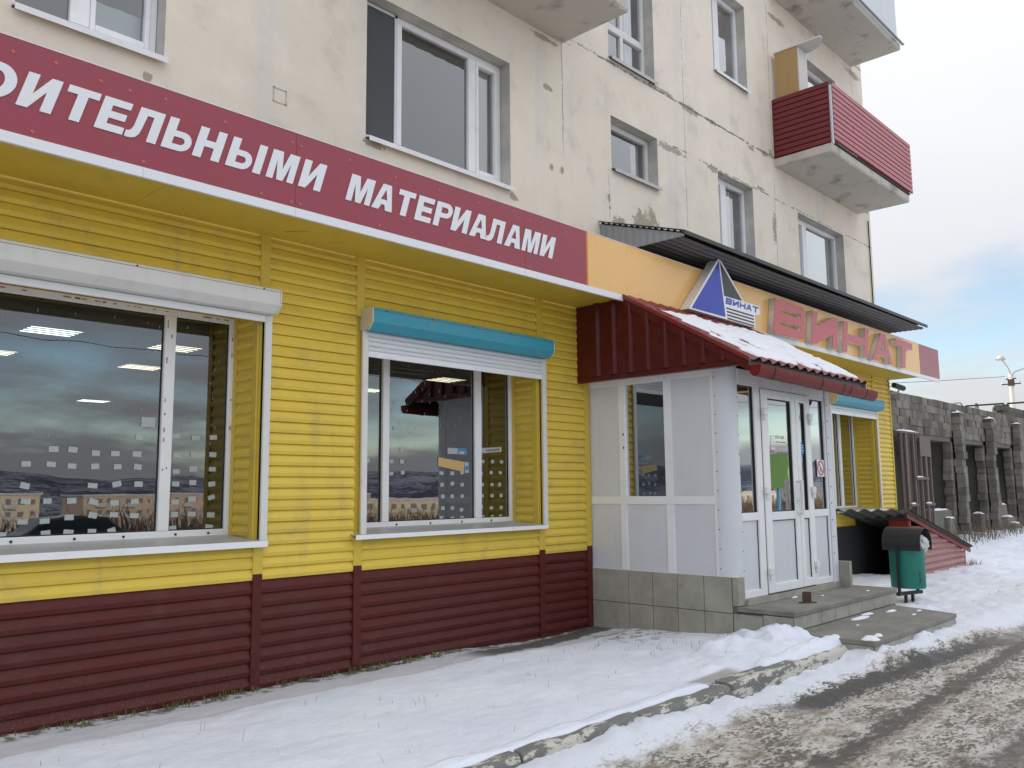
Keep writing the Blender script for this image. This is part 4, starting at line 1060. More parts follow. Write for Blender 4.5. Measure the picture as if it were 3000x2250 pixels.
MB().quad((9.10, YN-.003, 1.538), (9.135, YN-.003, 1.562), (9.130, YN-.003, 1.570), (9.095, YN-.003, 1.546)).quad((9.115, YN-.003, 1.522), (9.127, YN-.003, 1.522), (9.127, YN-.003, 1.540), (9.115, YN-.003, 1.540)).build('cigarette', 'paper_dark', ns, fix=False)
# small door bell and switch on the left wall
MB().box(PX0-.006, PX0-.0015, 5.243, 5.255, 1.912, 1.936).box(PX0-.006, PX0-.0015, 5.241, 5.253, 1.775, 1.798).build('bell_push', 'rubber', por)
# inside and far walls
inn = MB(); inn.quad((7.3, 5.6, .3), (9.35, 5.6, .3), (9.35, 5.6, 2.6), (7.3, 5.6, 2.6)); inn.quad((7.3, 4.06, .345), (9.35, 4.06, .345), (9.35, 5.6, .345), (7.3, 5.6, .345)); inn.quad((7.3, 4.06, 2.52), (9.35, 4.06, 2.52), (9.35, 5.6, 2.52), (7.3, 5.6, 2.52))
inn.build('inner_lining', 'room', por, fix=False)
bx('far_wall', 'panel_grey', por, 9.36, 9.395, DY+.061, 5.69, .3, 2.50)
# plinth tiles
bx('plinth_core', 'mortar', por, PX0+.002, 9.40, 4.02, 5.69, -.35, .545)
vj = [5.695, 5.222, 4.933, 4.647, 4.356, 4.062]
for a, b in zip(vj, vj[1:]):
    for c, d in ((-.16, .219), (.225, .545)):
        bx('tile', 'tile', por, PX0-.012, PX0+.0015, b+.003, a-.003, c, d, bevel=.002)
bx('tile', 'tile', por, PX0-.012, PX0+.0015, 4.012, 4.056, .292, .545, bevel=.002)
bx('tile', 'tile', por, PX0-.012, PX0+.112, 3.998, 4.0115, .292, .545, bevel=.002)
bx('plinth_cap', 'white_old', por, PX0-.014, PX0+.05, 4.01, 5.695, .546, .553)
bx('tile', 'tile', por, 9.40, 9.46, 3.86, 4.05, .26, .56, bevel=.003)
# threshold strip
for a, b in ((7.34, 7.98), (7.985, 8.66), (8.665, 9.40)): bx('threshold_tile', 'tile', por, a, b, 3.965, 4.015, .285, .343, bevel=.002)

# porch roof: side sheet with ribs, eave board, metal tiles, gutter
RX0, RX1 = 7.03, 9.70
def roofz(y): return 3.322-(5.08-y)*(3.322-2.508)/(5.08-3.685)
ss = MB()
segs = []
yy = 5.69; ribs = [5.412, 5.203, 4.997, 4.789, 4.582, 4.374, 4.166, 3.958]
ylist = [5.69]
for r_ in ribs: ylist += [r_+.036, r_+.014, r_-.014, r_-.036]
ylist.append(3.86)
def sx_(k):
    return -.036 if (k-1) % 4 in (1, 2) and 0 < k < len(ylist)-1 else 0.
ss.grid(len(ylist)-1, 1, lambda i, j: (RX0+sx_(i), ylist[i], 2.53 if j == 0 else min(3.297, roofz(ylist[i])-.03)))
ss.build('side_sheet', 'sheet_red', por, fix=False)
# wavy lower lap of the sheet
lp = MB(); lp.grid(80, 1, lambda i, j: (RX0-.006-(.012 if any(abs(5.6-1.15*i/80-r_) < .022 for r_ in ribs) else 0), 5.6-1.15*i/80, 2.86-.025*abs(math.sin((5.6-1.15*i/80-5.412)/.208*math.pi))+.006*j)); lp.build('lap_seam', 'dark', por, fix=False)
bx('eave_board', 'sheet_red', por, RX0-.004, RX0+.06, 3.80, 5.70, 2.478, 2.528, bevel=.004)
bx('eave_soffit', 'panel_grey', por, RX0+.06, PX0+.06, 3.80, 5.70, 2.5365, 2.545)
MB().prism([(5.06, roofz(5.06)-.01), (5.06, roofz(5.06)-.10), (3.69, roofz(3.69)-.10), (3.69, roofz(3.69)-.01)], 'x', RX0-.020, RX0-.004).build('rake_board', 'sheet_red', por)
MB().prism([(5.06, roofz(5.06)+.035), (5.06, roofz(5.06)-.012), (3.68, roofz(3.68)-.012), (3.68, roofz(3.68)+.035)], 'x', RX0-.030, RX0+.015).build('rake_cap', 'roof_red', por, bevel=.006)
MB().prism([(5.06, roofz(5.06)+.03), (5.06, roofz(5.06)-.09), (3.68, roofz(3.68)-.09), (3.68, roofz(3.68)+.03)], 'x', RX1-.005, RX1+.02).build('rake_cap', 'lamp_metal', por)
PW = .19
def tilez(x, s):                       # s: metres down the slope
    w = .5+.5*math.cos(2*math.pi*(x-RX0-.10)/PW)
    st = (s % .35)/.35
    return .034*w**.8 + .018*st
SL = math.hypot(5.08-3.685, 3.322-2.508)
cs, sn_ = (5.08-3.685)/SL, (3.322-2.508)/SL
def rpt(x, s, up): return (x, 5.08-s*cs-up*sn_, 3.322-s*sn_+up*cs)
svals = []
s_ = 0.
while s_ < SL+.02:
    for q in (0, .08, .17, .26, .338): svals.append(min(s_+q, SL+.02))
    s_ += .35
svals = sorted(set(round(q, 4) for q in svals)); NXr = 168
MB().grid(NXr, len(svals)-1, lambda i, j: rpt(RX0+(RX1-RX0)*i/NXr, svals[j], tilez(RX0+(RX1-RX0)*i/NXr, svals[j]))).build('tile_roof', 'roof_red', por, smooth=True, fix=False)
bx('roof_soffit', 'wood_dark', por, RX0+.07, RX1-.01, 3.70, 5.06, 2.546, 2.552)
bx('fascia_board', 'dark', por, RX0+.02, RX1-.02, 3.705, 3.725, 2.43, 2.53)
bx('fascia_trim', 'white_old', por, 7.6, RX1-.25, 3.728, 3.75, 2.40, 2.50)
gu = MB(); ng = 10
def gup(i, j):
    x = RX0-.01+(9.78-RX0)*i/40.; a = R(180+180*j/ng); zc = 2.462-.040*(i/40.)
    return (x, 3.64+.062*math.cos(a), zc+.105*math.sin(a)*(1 if True else 1))
gu.grid(40, ng, gup)
def gup2(i, j): 
    p = gup(i, j); return (p[0], 3.64+(p[1]-3.64)*.93, p[2]+.004)
gu.grid(40, ng, gup2)
gu.quad(*[gup(0, j) for j in range(ng+1)]); gu.quad(*[gup(40, j) for j in range(ng+1)])
g_ob = gu.build('gutter', 'gutter_red', por, smooth=True, fix=False)
for xb in (7.32, 8.35, 8.88, 9.05, 9.48):
    fx = (xb-RX0)/(9.78-RX0)
    mb = MB(); mb.grid(1, ng, lambda i, j: (xb-.012+.024*i, 3.64+.068*math.cos(R(180+180*j/ng)), 2.464-.040*fx+.112*math.sin(R(180+180*j/ng)))); mb.build('gutter_bracket', 'dark', g_ob, fix=False, smooth=True)
# snow lying on the porch roof
rs_ = MB(); nx, nsn = 150, 64
def snow_edge(x):
    top = .24+.06*nz(x, 2, 2.2)+.12*sm(8.2, 7.1, x)+.07*abs(nz(x, 5, 6))
    bot = SL-.02-.05*(.5-.5*math.cos(2*math.pi*(x-RX0-.10)/PW))*1.6+.02*nz(x, 8, 5)
    return top, bot
def spt(i, j):
    x = RX0+.10+(RX1-RX0-.12)*i/nx
    a, b = snow_edge(x)
    left = sm(RX0+.06, RX0+.30, x)
    s = a+(b-a)*j/nsn
    e = min(1., min(j, nsn-j)/4., min(i, nx-i)/4.)
    w = tilez(x, s)*.45+.022
    thick = (.020+.012*fb(x, s, 3, 4.))*e
    hole = sm(.34, .5, fb(x, s, 4.4, 11.))*.06*(1 if j > 4 else 1)
    return rpt(x, s, w*.9+thick-hole-.012*(1-e))
rs_.grid(nx, nsn, spt); o = rs_.build('roof_snow', 'roof_snow', smooth=True, fix=False, kind='stuff'); meta(o, 'thin white snow sheet lying on the red porch roof', 'snow')

# ------------------------------------------------------------------ entrance steps
stp = thing('entrance_steps', 'two grey tiled concrete steps before the porch door', 'steps', (8.3, 3.4, -.1))
LZ = .285
MB().prism([(7.222, 3.48), (9.62, 3.48), (9.62, 4.015), (7.222, 4.015)], 'z', -.25, .235).build('landing_core', 'mortar', stp)
bx('landing_slab', 'step', stp, 7.205, 9.635, 3.455, 4.02, .243, LZ, bevel=.006)
xj = [7.21]+[7.45+.305*i for i in range(8)]; xj[-1] = 9.63
for a, b in zip(xj, xj[1:]): bx('riser_tile', 'tile', stp, a+.003, b-.003, 3.466, 3.4795, .128, .240, bevel=.002)
for a, b in ((4.055, 3.768), (3.762, 3.482)): bx('side_tile', 'tile', stp, 7.208, 7.2215, b, a, -.12, .236 if b < 3.7 else .222, bevel=.002)
MB().prism([(7.16, 2.775), (9.20, 2.775), (9.48, 3.46), (7.16, 3.46)], 'z', -.25, .076).build('lower_core', 'mortar', stp)
MB().prism([(7.145, 2.755), (9.215, 2.755), (9.50, 3.465), (7.145, 3.465)], 'z', .084, .124).build('lower_slab', 'step', stp, bevel=.006)
xj = [7.15]+[7.36+.305*i for i in range(7)]; xj[-1] = 9.20
for a, b in zip(xj, xj[1:]): bx('riser_tile', 'tile', stp, a+.003, b-.003, 2.762, 2.7745, -.14, .081, bevel=.002)
bx('side_tile', 'tile', stp, 7.148, 7.1595, 2.78, 3.10, -.14, .081, bevel=.002)
bx('side_tile', 'tile', stp, 7.148, 7.1595, 3.106, 3.45, -.14, .081, bevel=.002)
# scraps of snow on the steps
def snow_scrap(x, y, z, rx_, ry_, h, seed, mbx):
    n = 14; vs = [(x, y, z+h)]
    for k in (0.55, 1.0):
        for i in range(n):
            a = 2*math.pi*i/n; q = k*(1+.35*nz(math.cos(a)*1.7, math.sin(a)*1.7, 1., seed))
            vs.append((x+rx_*q*math.cos(a), y+ry_*q*math.sin(a), z+(h*.75 if k < 1 else -.002)))
    fs = [(0, 1+i, 1+(i+1) % n) for i in range(n)]+[(1+i, 1+n+i, 1+n+(i+1) % n, 1+(i+1) % n) for i in range(n)]
    mbx.add(vs, fs)
sc_ = MB()
for q in ((8.35, 3.35, .125, .20, .05, .012, 1), (8.65, 3.40, .125, .12, .04, .010, 2), (9.0, 3.30, .125, .12, .03, .012, 3), (8.9, 3.05, .125, .05, .02, .006, 4), (9.2, 3.1, .125, .06, .02, .008, 5), (7.25, 2.84, .125, .10, .07, .03, 6), (7.45, 2.85, .125, .06, .03, .02, 8),
          (8.2, 3.93, .286, .06, .02, .010, 7), (8.5, 3.78, .286, .03, .012, .006, 9), (9.2, 3.6, .286, .04, .015, .006, 10), (7.9, 3.2, .125, .03, .012, .005, 11)):
    snow_scrap(*q, sc_)
o = sc_.build('snow_scraps', 'roof_snow', smooth=True, kind='stuff'); meta(o, 'small scraps of trodden snow left on the grey steps', 'snow')
# boot scraper plate on the landing
bs = thing('boot_scraper', 'rusty steel doorstop plate standing on the upper step', 'boot scraper', (7.88, 3.66, LZ))
MB().prism([(7.80, 3.70), (7.92, 3.58), (7.99, 3.62), (7.87, 3.74)], 'z', LZ+.001, LZ+.006).build('base_plate', 'rust', bs)
MB().add([(7.855, 3.69, LZ+.006), (7.915, 3.63, LZ+.006), (7.920, 3.635, LZ+.006), (7.86, 3.695, LZ+.006), (7.855, 3.69, LZ+.095), (7.87, 3.675, LZ+.105), (7.915, 3.63, LZ+.100), (7.920, 3.635, LZ+.100), (7.875, 3.68, LZ+.105), (7.86, 3.695, LZ+.095)],
         [(0, 1, 6, 5, 4), (3, 9, 8, 7, 2), (0, 4, 9, 3), (1, 2, 7, 6), (4, 5, 8, 9), (5, 6, 7, 8)]).build('upright_plate', 'rust', bs)

# ------------------------------------------------------------------ litter bin with a bag in its mouth
bn = thing('litter_bin', 'green drum litter bin with black half-round hood beside the steps', 'litter bin', (11.12, 3.85, -.08))
cx, cy = 11.12, 3.85
body = MB(); nb = 28
def el(a, rx_=.185, ry_=.205): return (cx+rx_*math.cos(a), cy+ry_*math.sin(a))
body.grid(nb, 3, lambda i, j: (*el(2*math.pi*i/nb, (.175, .18, .185, .185)[j], (.195, .20, .205, .205)[j]), (.135, .15, .40, .60)[j]))
body.quad(*[(*el(2*math.pi*i/nb, .175, .195), .135) for i in range(nb)])
body.build('drum', 'bin_green', bn, smooth=True)
hd = MB(); na = 18
def hp(r, j): a = R(-22+224*j/na); return (cx+r*math.cos(a), .665+r*math.sin(a)*.93)
def hgrid(r, flip): 
    hd.grid(6, na, lambda i, j: (hp(r, j)[0], cy-.235+.45*i/6, hp(r, j)[1]))
hgrid(.215, 0); hgrid(.207, 1)
for yq in (cy-.235, cy+.215): hd.grid(1, na, lambda i, j: (hp((.215, .207)[i], j)[0], yq, hp((.215, .207)[i], j)[1]))
hd.build('hood', 'black_metal', bn, smooth=True)
MB().quad(*[(hp(.205, j)[0], cy+.21, hp(.205, j)[1]) for j in range(na+1)]).build('hood_back', 'black_metal', bn, fix=False)
st_ = MB()
st_.box(cx-.235, cx-.20, cy+.02, cy+.05, .05, .62).box(cx+.195, cx+.225, cy-.05, cy-.02, .05, .2)
st_.build('bracket', 'black_metal', bn)
MB().prism([(cx-.25, cy+.05), (cx-.22, cy+.08), (cx+.25, cy-.06), (cx+.22, cy-.09)], 'z', .05, .09).build('cross_bar', 'black_metal', bn)
for q in ((cx-.06, cy+.02), (cx+.06, cy-.02)):
    MB().box(q[0]-.016, q[0]+.016, q[1]-.016, q[1]+.016, -.16, .05).build('leg', 'black_metal', bn)
def rp_(i, j):
    a = R(236+(4+7*nz(j*1.3, 1, .9))*i/4.+3*nz(j, 5, .8)); q = 1.004
    return (cx+.184*q*math.cos(a), cy+.204*q*math.sin(a), .19+.15*j/6.)
MB().grid(4, 6, rp_).build('rust_patch', 'rust', bn, fix=False, smooth=True)
bgm = bmesh.new(); bmesh.ops.create_icosphere(bgm, subdivisions=3, radius=1)
for v in bgm.verts:
    d = v.co.normalized(); q = 1+.35*noise.noise(d*2.3)+.18*noise.noise(d*6)
    v.co = Vector((d.x*.105*q, d.y*.07*q, d.z*.10*q))
me = bpy.data.meshes.new('plastic_bag'); bgm.to_mesh(me); bgm.free(); me.materials.append(M['bag'])
bag = bpy.data.objects.new('plastic_bag', me); COL.objects.link(bag); bag.location = (cx+.05, cy-.17, .665)
meta(bag, 'crumpled clear plastic bag stuffed in the bin mouth', 'bag')

# ------------------------------------------------------------------ cellar entrance
ce = thing('cellar_entrance', 'low red cellar entrance with sloping slate roof beyond the porch', 'cellar entrance', (15.4, 5.2, -.1))
X0, X1, YF = 14.18, 16.90, 4.85
def crz(x): return 1.00-(x-13.95)*(1.00-.27)/(17.15-13.95)
nw = 48
rf = MB(); 
def rx0(j): return 13.93-.60*j/nw
rf.grid(10, nw, lambda i, j: (rx0(j)+(17.18-rx0(j))*i/10, 4.74+(SY-.02-4.74)*j/nw, crz(13.93+(17.18-13.93)*i/10)+.022*math.sin(j/nw*2*math.pi*5.5)))
rf.grid(10, nw, lambda i, j: (rx0(j)+(17.18-rx0(j))*i/10, 4.74+(SY-.02-4.74)*j/nw, crz(13.93+(17.18-13.93)*i/10)-.012+.022*math.sin(j/nw*2*math.pi*5.5)))
rf.grid(1, nw, lambda i, j: (rx0(j), 4.74+(SY-.02-4.74)*j/nw, crz(13.93)-.012*i+.022*math.sin(j/nw*2*math.pi*5.5)))
rf.build('slate_roof', 'slate', ce, smooth=False, fix=False)
MB().prism([(X0-.15, crz(X0-.15)-.03), (X1+.25, crz(X1+.25)-.03), (X1+.25, crz(X1+.25)-.10), (X0-.15, crz(X0-.15)-.10)], 'y', YF-.035, YF-.012).build('verge_board', 'cellar_red', ce)
MB().prism([(YF-.03, crz(X0)-.12), (SY-.03, crz(X0)-.12), (SY-.03, crz(X0)-.05), (YF-.03, crz(X0)-.05)], 'x', X0-.04, X0-.0).build('roof_beam', 'wood_dark', ce)
bx('door_post', 'cellar_red', ce, X0-.02, X0+.02, YF, YF+.30, -.2, crz(X0)-.11, bevel=.004)
bx('corner_trim', 'cellar_red', ce, X0+.02, X0+.07, YF-.010, YF+.02, -.2, crz(X0+.07)-.10)
bx('end_trim', 'cellar_red', ce, X1-.03, X1+.02, YF-.012, YF+.02, -.2, crz(X1)-.10)
ZP = .104; k = 0; z = -.10
while z < .85:
    # each siding strip is cut by the roof slope
    xe0 = 13.95+(1.0-.105-z)/((1.0-.27)/3.2); xe1 = 13.95+(1.0-.105-(z+ZP))/((1.0-.27)/3.2)
    a0 = X0+.07; b0 = min(X1-.03, xe0); b1_ = min(X1-.03, xe1)
    if b1_ > a0+.05:
        MB().add([(a0, YF-.010, z), (b0, YF-.010, z), (b1_, YF, z+ZP), (a0, YF, z+ZP), (a0, YF+.02, z), (b0, YF+.02, z), (b1_, YF+.02, z+ZP), (a0, YF+.02, z+ZP),
                  (a0, YF-.036, z+ZP*.40), ((b0+b1_)/2, YF-.036, z+ZP*.40)], [(0, 1, 9, 8), (8, 9, 2, 3), (0, 4, 5, 1), (1, 5, 6, 2, 9), (2, 6, 7, 3), (0, 8, 3, 7, 4)]).build('slat', 'cellar_slat', ce)
    z += ZP
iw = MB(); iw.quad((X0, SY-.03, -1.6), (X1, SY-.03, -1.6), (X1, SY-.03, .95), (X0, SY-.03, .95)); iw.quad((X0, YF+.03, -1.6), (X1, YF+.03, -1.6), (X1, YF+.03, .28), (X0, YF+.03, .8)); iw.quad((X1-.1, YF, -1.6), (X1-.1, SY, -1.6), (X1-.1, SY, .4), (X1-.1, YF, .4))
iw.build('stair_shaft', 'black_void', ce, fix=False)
bx('wall_shade_board', 'black_void', ce, 13.0, X0+.2, SY-.045, SY-.022, -.2, .735)  # added black board: shade on the maroon wall base put in as colour
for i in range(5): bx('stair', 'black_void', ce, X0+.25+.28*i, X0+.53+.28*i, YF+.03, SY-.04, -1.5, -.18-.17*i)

# ------------------------------------------------------------------ block wall with bays
BY = 7.0
bw = thing('block_wall', 'long grey cinder block wall with open bays behind the shop corner', 'wall', (25, BY, 0))
BH, BL = .183, .395
mb_ = MB().box(0, BL-.005, 0, .20, 0, BH-.005)
MEB = shared(mb_, 'block', 'block')
rb = random.Random(9)
nblocks = 0
for c in range(5):
    z = 2.615+BH*c; x = 18.8+(.2 if c % 2 else 0)
    while x < 30.3:
        link('block', MEB, bw, (x, BY+rb.uniform(-.018, .012), z+rb.uniform(-.004, .004)), (rb.uniform(.965, 1.01), 1, rb.uniform(.97, 1.02)), (0, rb.uniform(-.012, .012), rb.uniform(-.02, .02))); x += BL; nblocks += 1
bx('lintel', 'bay', bw, 18.6, 30.4, BY+.02, BY+.4, 2.50, 2.612)
bx('mortar_core', 'mortar', bw, 18.6, 33.8, BY+.015, BY+.19, 2.615, 3.515)
def snowcap(x, y, z, w, d, h, seed, mbx):
    n = 6
    mbx.grid(n, n, lambda i, j: (x+w*i/n, y+d*j/n, z+(0 if i in (0, n) or j in (0, n) else h*(.55+.9*nz(i, j, .55, seed*3.1)+.10*min(i, n-i))*(1 if min(j, n-j) > 1 else .75))))
caps = MB()
for px_ in (24.1, 27.0, 29.95):
    zt = 3.29
    z = .05; k = 0
    while z < zt-.05:
        ox = rb.uniform(-.03, .03)
        wide = rb.random() < .35
        link('block', MEB, bw, (px_+ox, BY-.21+rb.uniform(-.03, .02), z), (rb.choice((.62, .70, .8)), 1.0, 1))
        if z < 2.5: link('block', MEB, bw, (px_-.16+rb.uniform(-.10, .06), BY+.02, z), (.8, 1, 1))
        z += BH; nblocks += 1
    snowcap(px_-.05, BY-.24, zt-.03, .40, .26, .06, px_, caps)
    # splayed block side of the bay opening
    bx('pier', 'bay', bw, px_+.02, px_+.38, BY+.02, BY+1.4, 0, 2.55)
bx('bay_back', 'bay', bw, 18.6, 31, BY+1.35, BY+1.5, -.2, 2.6)
bx('bay_roof', 'bay', bw, 18.6, 31, BY+.4, BY+1.4, 2.55, 2.612)
hol = MB()
for x, z in ((23.9, 2.2), (24.4, .95), (24.3, .7), (28.0, 2.05), (28.3, 1.15), (30.9, 1.9), (31.1, 1.0)):
    hol.box(x, x+.42, BY+1.335, BY+1.345, z, z+.09)
hol.build('brick_holes', 'rubber', bw, kind='stuff')
# solid stretch to the right, farther and smaller: courses joined
jn = MB()
for c in range(19):
    z = .05+BH*c; x = 30.36+(.2 if c % 2 else 0)
    while x < 42:
        jn.box(x, x+BL-.01, BY+rb.uniform(-.012, .01), BY+.2, z, z+BH-.010); x += BL
o = jn.build('block_courses', 'block', bw, kind='stuff')
bx('mortar_core', 'mortar', bw, 30.36, 42, BY+.02, BY+.19, 0, 3.5)
hw = MB(); rows_ = 22
for c in range(3):
    z = 3.53+.0+BH*c; x = 30.05+(.2 if c % 2 else 0)
    while x < 42:
        hw.box(x, x+BL-.01, BY+.25+rb.uniform(-.01, .01), BY+.45, z-.18, z-.18+BH-.01); x += BL
hw.build('block_courses', 'block', bw, kind='stuff')
caps.build('block_snow', 'roof_snow', bw, smooth=True, kind='stuff')
# tumbled blocks with snow caps in front of the bays
rub = [(21.55, 6.9, 1.62, .80), (22.6, 6.75, .42, .60), (24.55, 6.95, .36, .66), (25.55, 6.85, .42, .63), (27.45, 6.95, 1.2, .83), (27.75, 6.75, .8, .48), (27.9, 6.6, .55, .30)]
nm_ = ['long low block heap at the foot of the first bay', 'single cinder block standing before the first bay heap', 'cinder block in the second bay, nearer the first pier', 'snow-topped cinder block in the second bay, nearer the middle pier', 'highest snow-topped block heap in the third bay', 'middle cinder block of the third bay heap', 'lowest cinder block of the third bay heap']
rr_ = random.Random(3)
for (x, y, w, zt_), lb in zip(rub, nm_):
    t = thing('concrete_block', lb, 'concrete block', (x, y, .05), 'loose blocks by the block wall')
    sk = rr_.uniform(-.05, .05)
    MB().add([(x, y, 0), (x+w, y+sk, 0), (x+w, y+.24+sk, 0), (x, y+.24, 0), (x+.02, y, zt_), (x+w, y+sk, zt_-.03+sk*.3), (x+w-.01, y+.24+sk, zt_-.03), (x, y+.24, zt_-.01)],
             [(0, 3, 2, 1), (4, 5, 6, 7), (0, 1, 5, 4), (1, 2, 6, 5), (2, 3, 7, 6), (3, 0, 4, 7)]).build('block_body', 'block', t, bevel=.012)
    mm = MB(); snowcap(x+w*.12, y-.01, zt_-.02, w*.86, .26, .055, x, mm); mm.build('snow_cap', 'roof_snow', t, smooth=True)

# weathered gate leaning by the shop corner
gt = thing('metal_gate', 'weathered brown iron gate leaf standing at the shop corner before the block wall', 'gate', (20.7, 6.9, .1))
def gx(u): return 19.72+u*2.0
GYY = 6.86
for u, w, m_ in ((.0, .16, 'rust_red'), (.17, .12, 'gate_bar'), (.42, .06, 'gate_bar'), (.50, .03, 'gate_bar'), (.64, .05, 'gate_bar'), (.80, .10, 'gate_bar'), (.97, .05, 'gate_bar')):
    bx('upright', m_, gt, gx(u), gx(u)+w, GYY-.05, GYY-.005, .1, 2.55 if u < .6 else 2.50)
for u, w in ((.09, .14), (.25, .30), (.68, .2), (.87, .18)):
    bx('board', 'rust_red', gt, gx(u), gx(u)+w, GYY, GYY+.02, .1, 2.50)
bx('top_rail', 'gate_bar', gt, gx(0), gx(.72), GYY-.06, GYY+.03, 2.555, 2.60)
bx('plate', 'gate_bar', gt, gx(.62), gx(.99), GYY-.06, GYY-.052, 2.06, 2.53)
cp2 = MB(); snowcap(gx(0)-.02, GYY-.08, 2.598, gx(.70)-gx(0), .14, .05, 3, cp2)
for u0, u1, z in ((.42, .84, 1.52), (.20, .46, .92), (.70, 1.0, .92), (.44, .86, .42)):
    bx('cross_bar', 'gate_bar', gt, gx(u0), gx(u1), GYY-.085, GYY-.051, z, z+.055)
    snowcap(gx(u0), GYY-.095, z+.052, (gx(u1)-gx(u0))*.6, .06, .03, u0, cp2)
cp2.build('gate_snow', 'roof_snow', gt, smooth=True, kind='stuff')

# pipe frames standing beyond the block wall
def pipe_frame(label, ya, yb_, zt, loops=True):
    t = thing('pipe_frame', label, 'pipe frame', (36, (ya+yb_)/2, 0), 'pipe frames beyond the block wall')
    bx('top_bar', 'black_metal', t, 35.96, 36.04, yb_, ya, zt-.06, zt)
    for y in (ya, yb_): bx('upright', 'black_metal', t, 35.96, 36.04, y-.05, y+.05, -.2, zt-.061)
    return t
pipe_frame('black pipe frame rising behind the block wall, left of the lamp pole', 9.90, 8.58, 4.46)
pipe_frame('black pipe frame cut by the right picture edge behind the block wall', 8.47, 6.6, 4.45)
rl = thing('bent_rail', 'bent steel rail poking above the block wall left of the pipe frames', 'rail', (26, 7.4, 3.4))
MB().path([(25.3, 7.3, 3.55), (25.4, 7.3, 3.62), (25.9, 7.3, 3.68), (26.1, 7.3, 3.68), (26.2, 7.3, 3.62), (26.26, 7.3, 3.50)], .022).build('bar', 'lamp_metal', rl)
for q, lb in ((27.2, 'wire loops tangled on the wall top, left tuft'), (29.0, 'wire loops tangled on the wall top, right tuft')):
    t = thing('wire_loop', lb, 'wire', (q, 7.2, 3.5), 'wire loops on the wall')
    mm = MB()
    for k in range(3):
        c0 = q+.09*k; mm.path([(c0+.11*math.cos(R(a))-.05, 7.2, 3.50+.24*math.sin(R(a))) for a in range(0, 181, 20)], .009, 5)
    mm.build('loop', 'black_metal', t)

# street lamp
lx = 62.0; k = lx/60.
lp = thing('street_lamp', 'white concrete lamp pole with two curved arms at the right edge', 'street lamp', (lx, 13.82*k, 0))
ly = 13.80*k
MB().tube((lx, ly, -1), (lx, ly, 8.25*k), .21, .13, n=14).build('pole', 'pole_white', lp, smooth=True)
def hz(z): return 1.362+(z-1.362)*k
MB().path([(lx, ly, hz(7.9)), (lx, ly, hz(8.25)), (lx, 13.88*k, hz(8.6)), (lx, 14.05*k, hz(8.95)), (lx, 14.2*k, hz(9.2))], .045).build('arm', 'lamp_metal', lp)
MB().path([(lx, ly-.05, hz(7.9)), (lx, 13.68*k, hz(8.28)), (lx, 13.55*k, hz(8.42)), (lx, 13.2*k, hz(8.52)), (lx, 12.7*k, hz(8.7))], .045).build('arm', 'lamp_metal', lp)
for yy_, zz_, s_ in ((14.27, 9.36, 1), (12.5, 8.85, -1)):
    hd_ = MB(); n = 10
    hd_.grid(16, n, lambda i, j: (lx+.20*math.sin(math.pi*j/n/1.0)*math.cos(2*math.pi*i/16), yy_*k+(.24*math.sin(math.pi*j/n))*math.sin(2*math.pi*i/16)+.0, hz(zz_)+.17*math.cos(math.pi*j/n)))
    hd_.build('lamp_head', 'pole_white', lp, smooth=True)
    MB().box(lx-.17, lx+.17, yy_*k-.25, yy_*k+.27, hz(zz_)-.13, hz(zz_)-.06).build('lamp_rim', 'lamp_metal', lp)
for z0, w in ((7.99, .30), (7.66, .55)):
    bx('cross_arm', 'black_metal', lp, lx-.05, lx+.03, ly-w, ly+w, hz(z0)-.035, hz(z0)+.035)
    for s_ in (-1, 1): MB().tube((lx, ly+s_*w*.92, hz(z0)+.03), (lx, ly+s_*w*.92, hz(z0)+.20), .05, .035).build('insulator', 'sign_white', lp)
bx('clamp', 'rust', lp, lx-.16, lx+.16, ly-.16, ly+.16, hz(7.55), hz(7.95))
wr = MB(); pa, pb = Vector((lx, ly+.28, hz(8.16))), Vector((20, 26, 6.0))
wr.path([pa.lerp(pb, i/14.)+Vector((0, 0, -1.2*math.sin(math.pi*i/14.)*.5)) for i in range(15)], .016, 5)
meta(wr.build('overhead_wire', 'wire'), 'thin overhead wire running left from the lamp pole', 'wire')

# security camera on the shop corner
sc2 = thing('security_camera', 'small black security camera on a bracket at the far shop corner', 'camera', (16.1, 5.64, 3.1))
MB().path([(16.06, 5.66, 3.07), (16.25, 5.6, 3.075), (16.27, 5.58, 3.13)], .016).build('bracket', 'lamp_metal', sc2)
MB().tube((16.10, 5.61, 3.21), (16.40, 5.54, 3.165), .050, .050, n=16).build('camera_body', 'black_metal', sc2, smooth=False, bevel=.006)
MB().tube((16.40, 5.54, 3.165), (16.412, 5.537, 3.163), .040, .040, n=16).build('lens', 'lamp_metal', sc2)
MB().path([(15.95, 5.66, 3.28), (16.0, 5.65, 3.16), (16.1, 5.63, 3.2)], .006, 5).build('cable', 'wire', sc2)

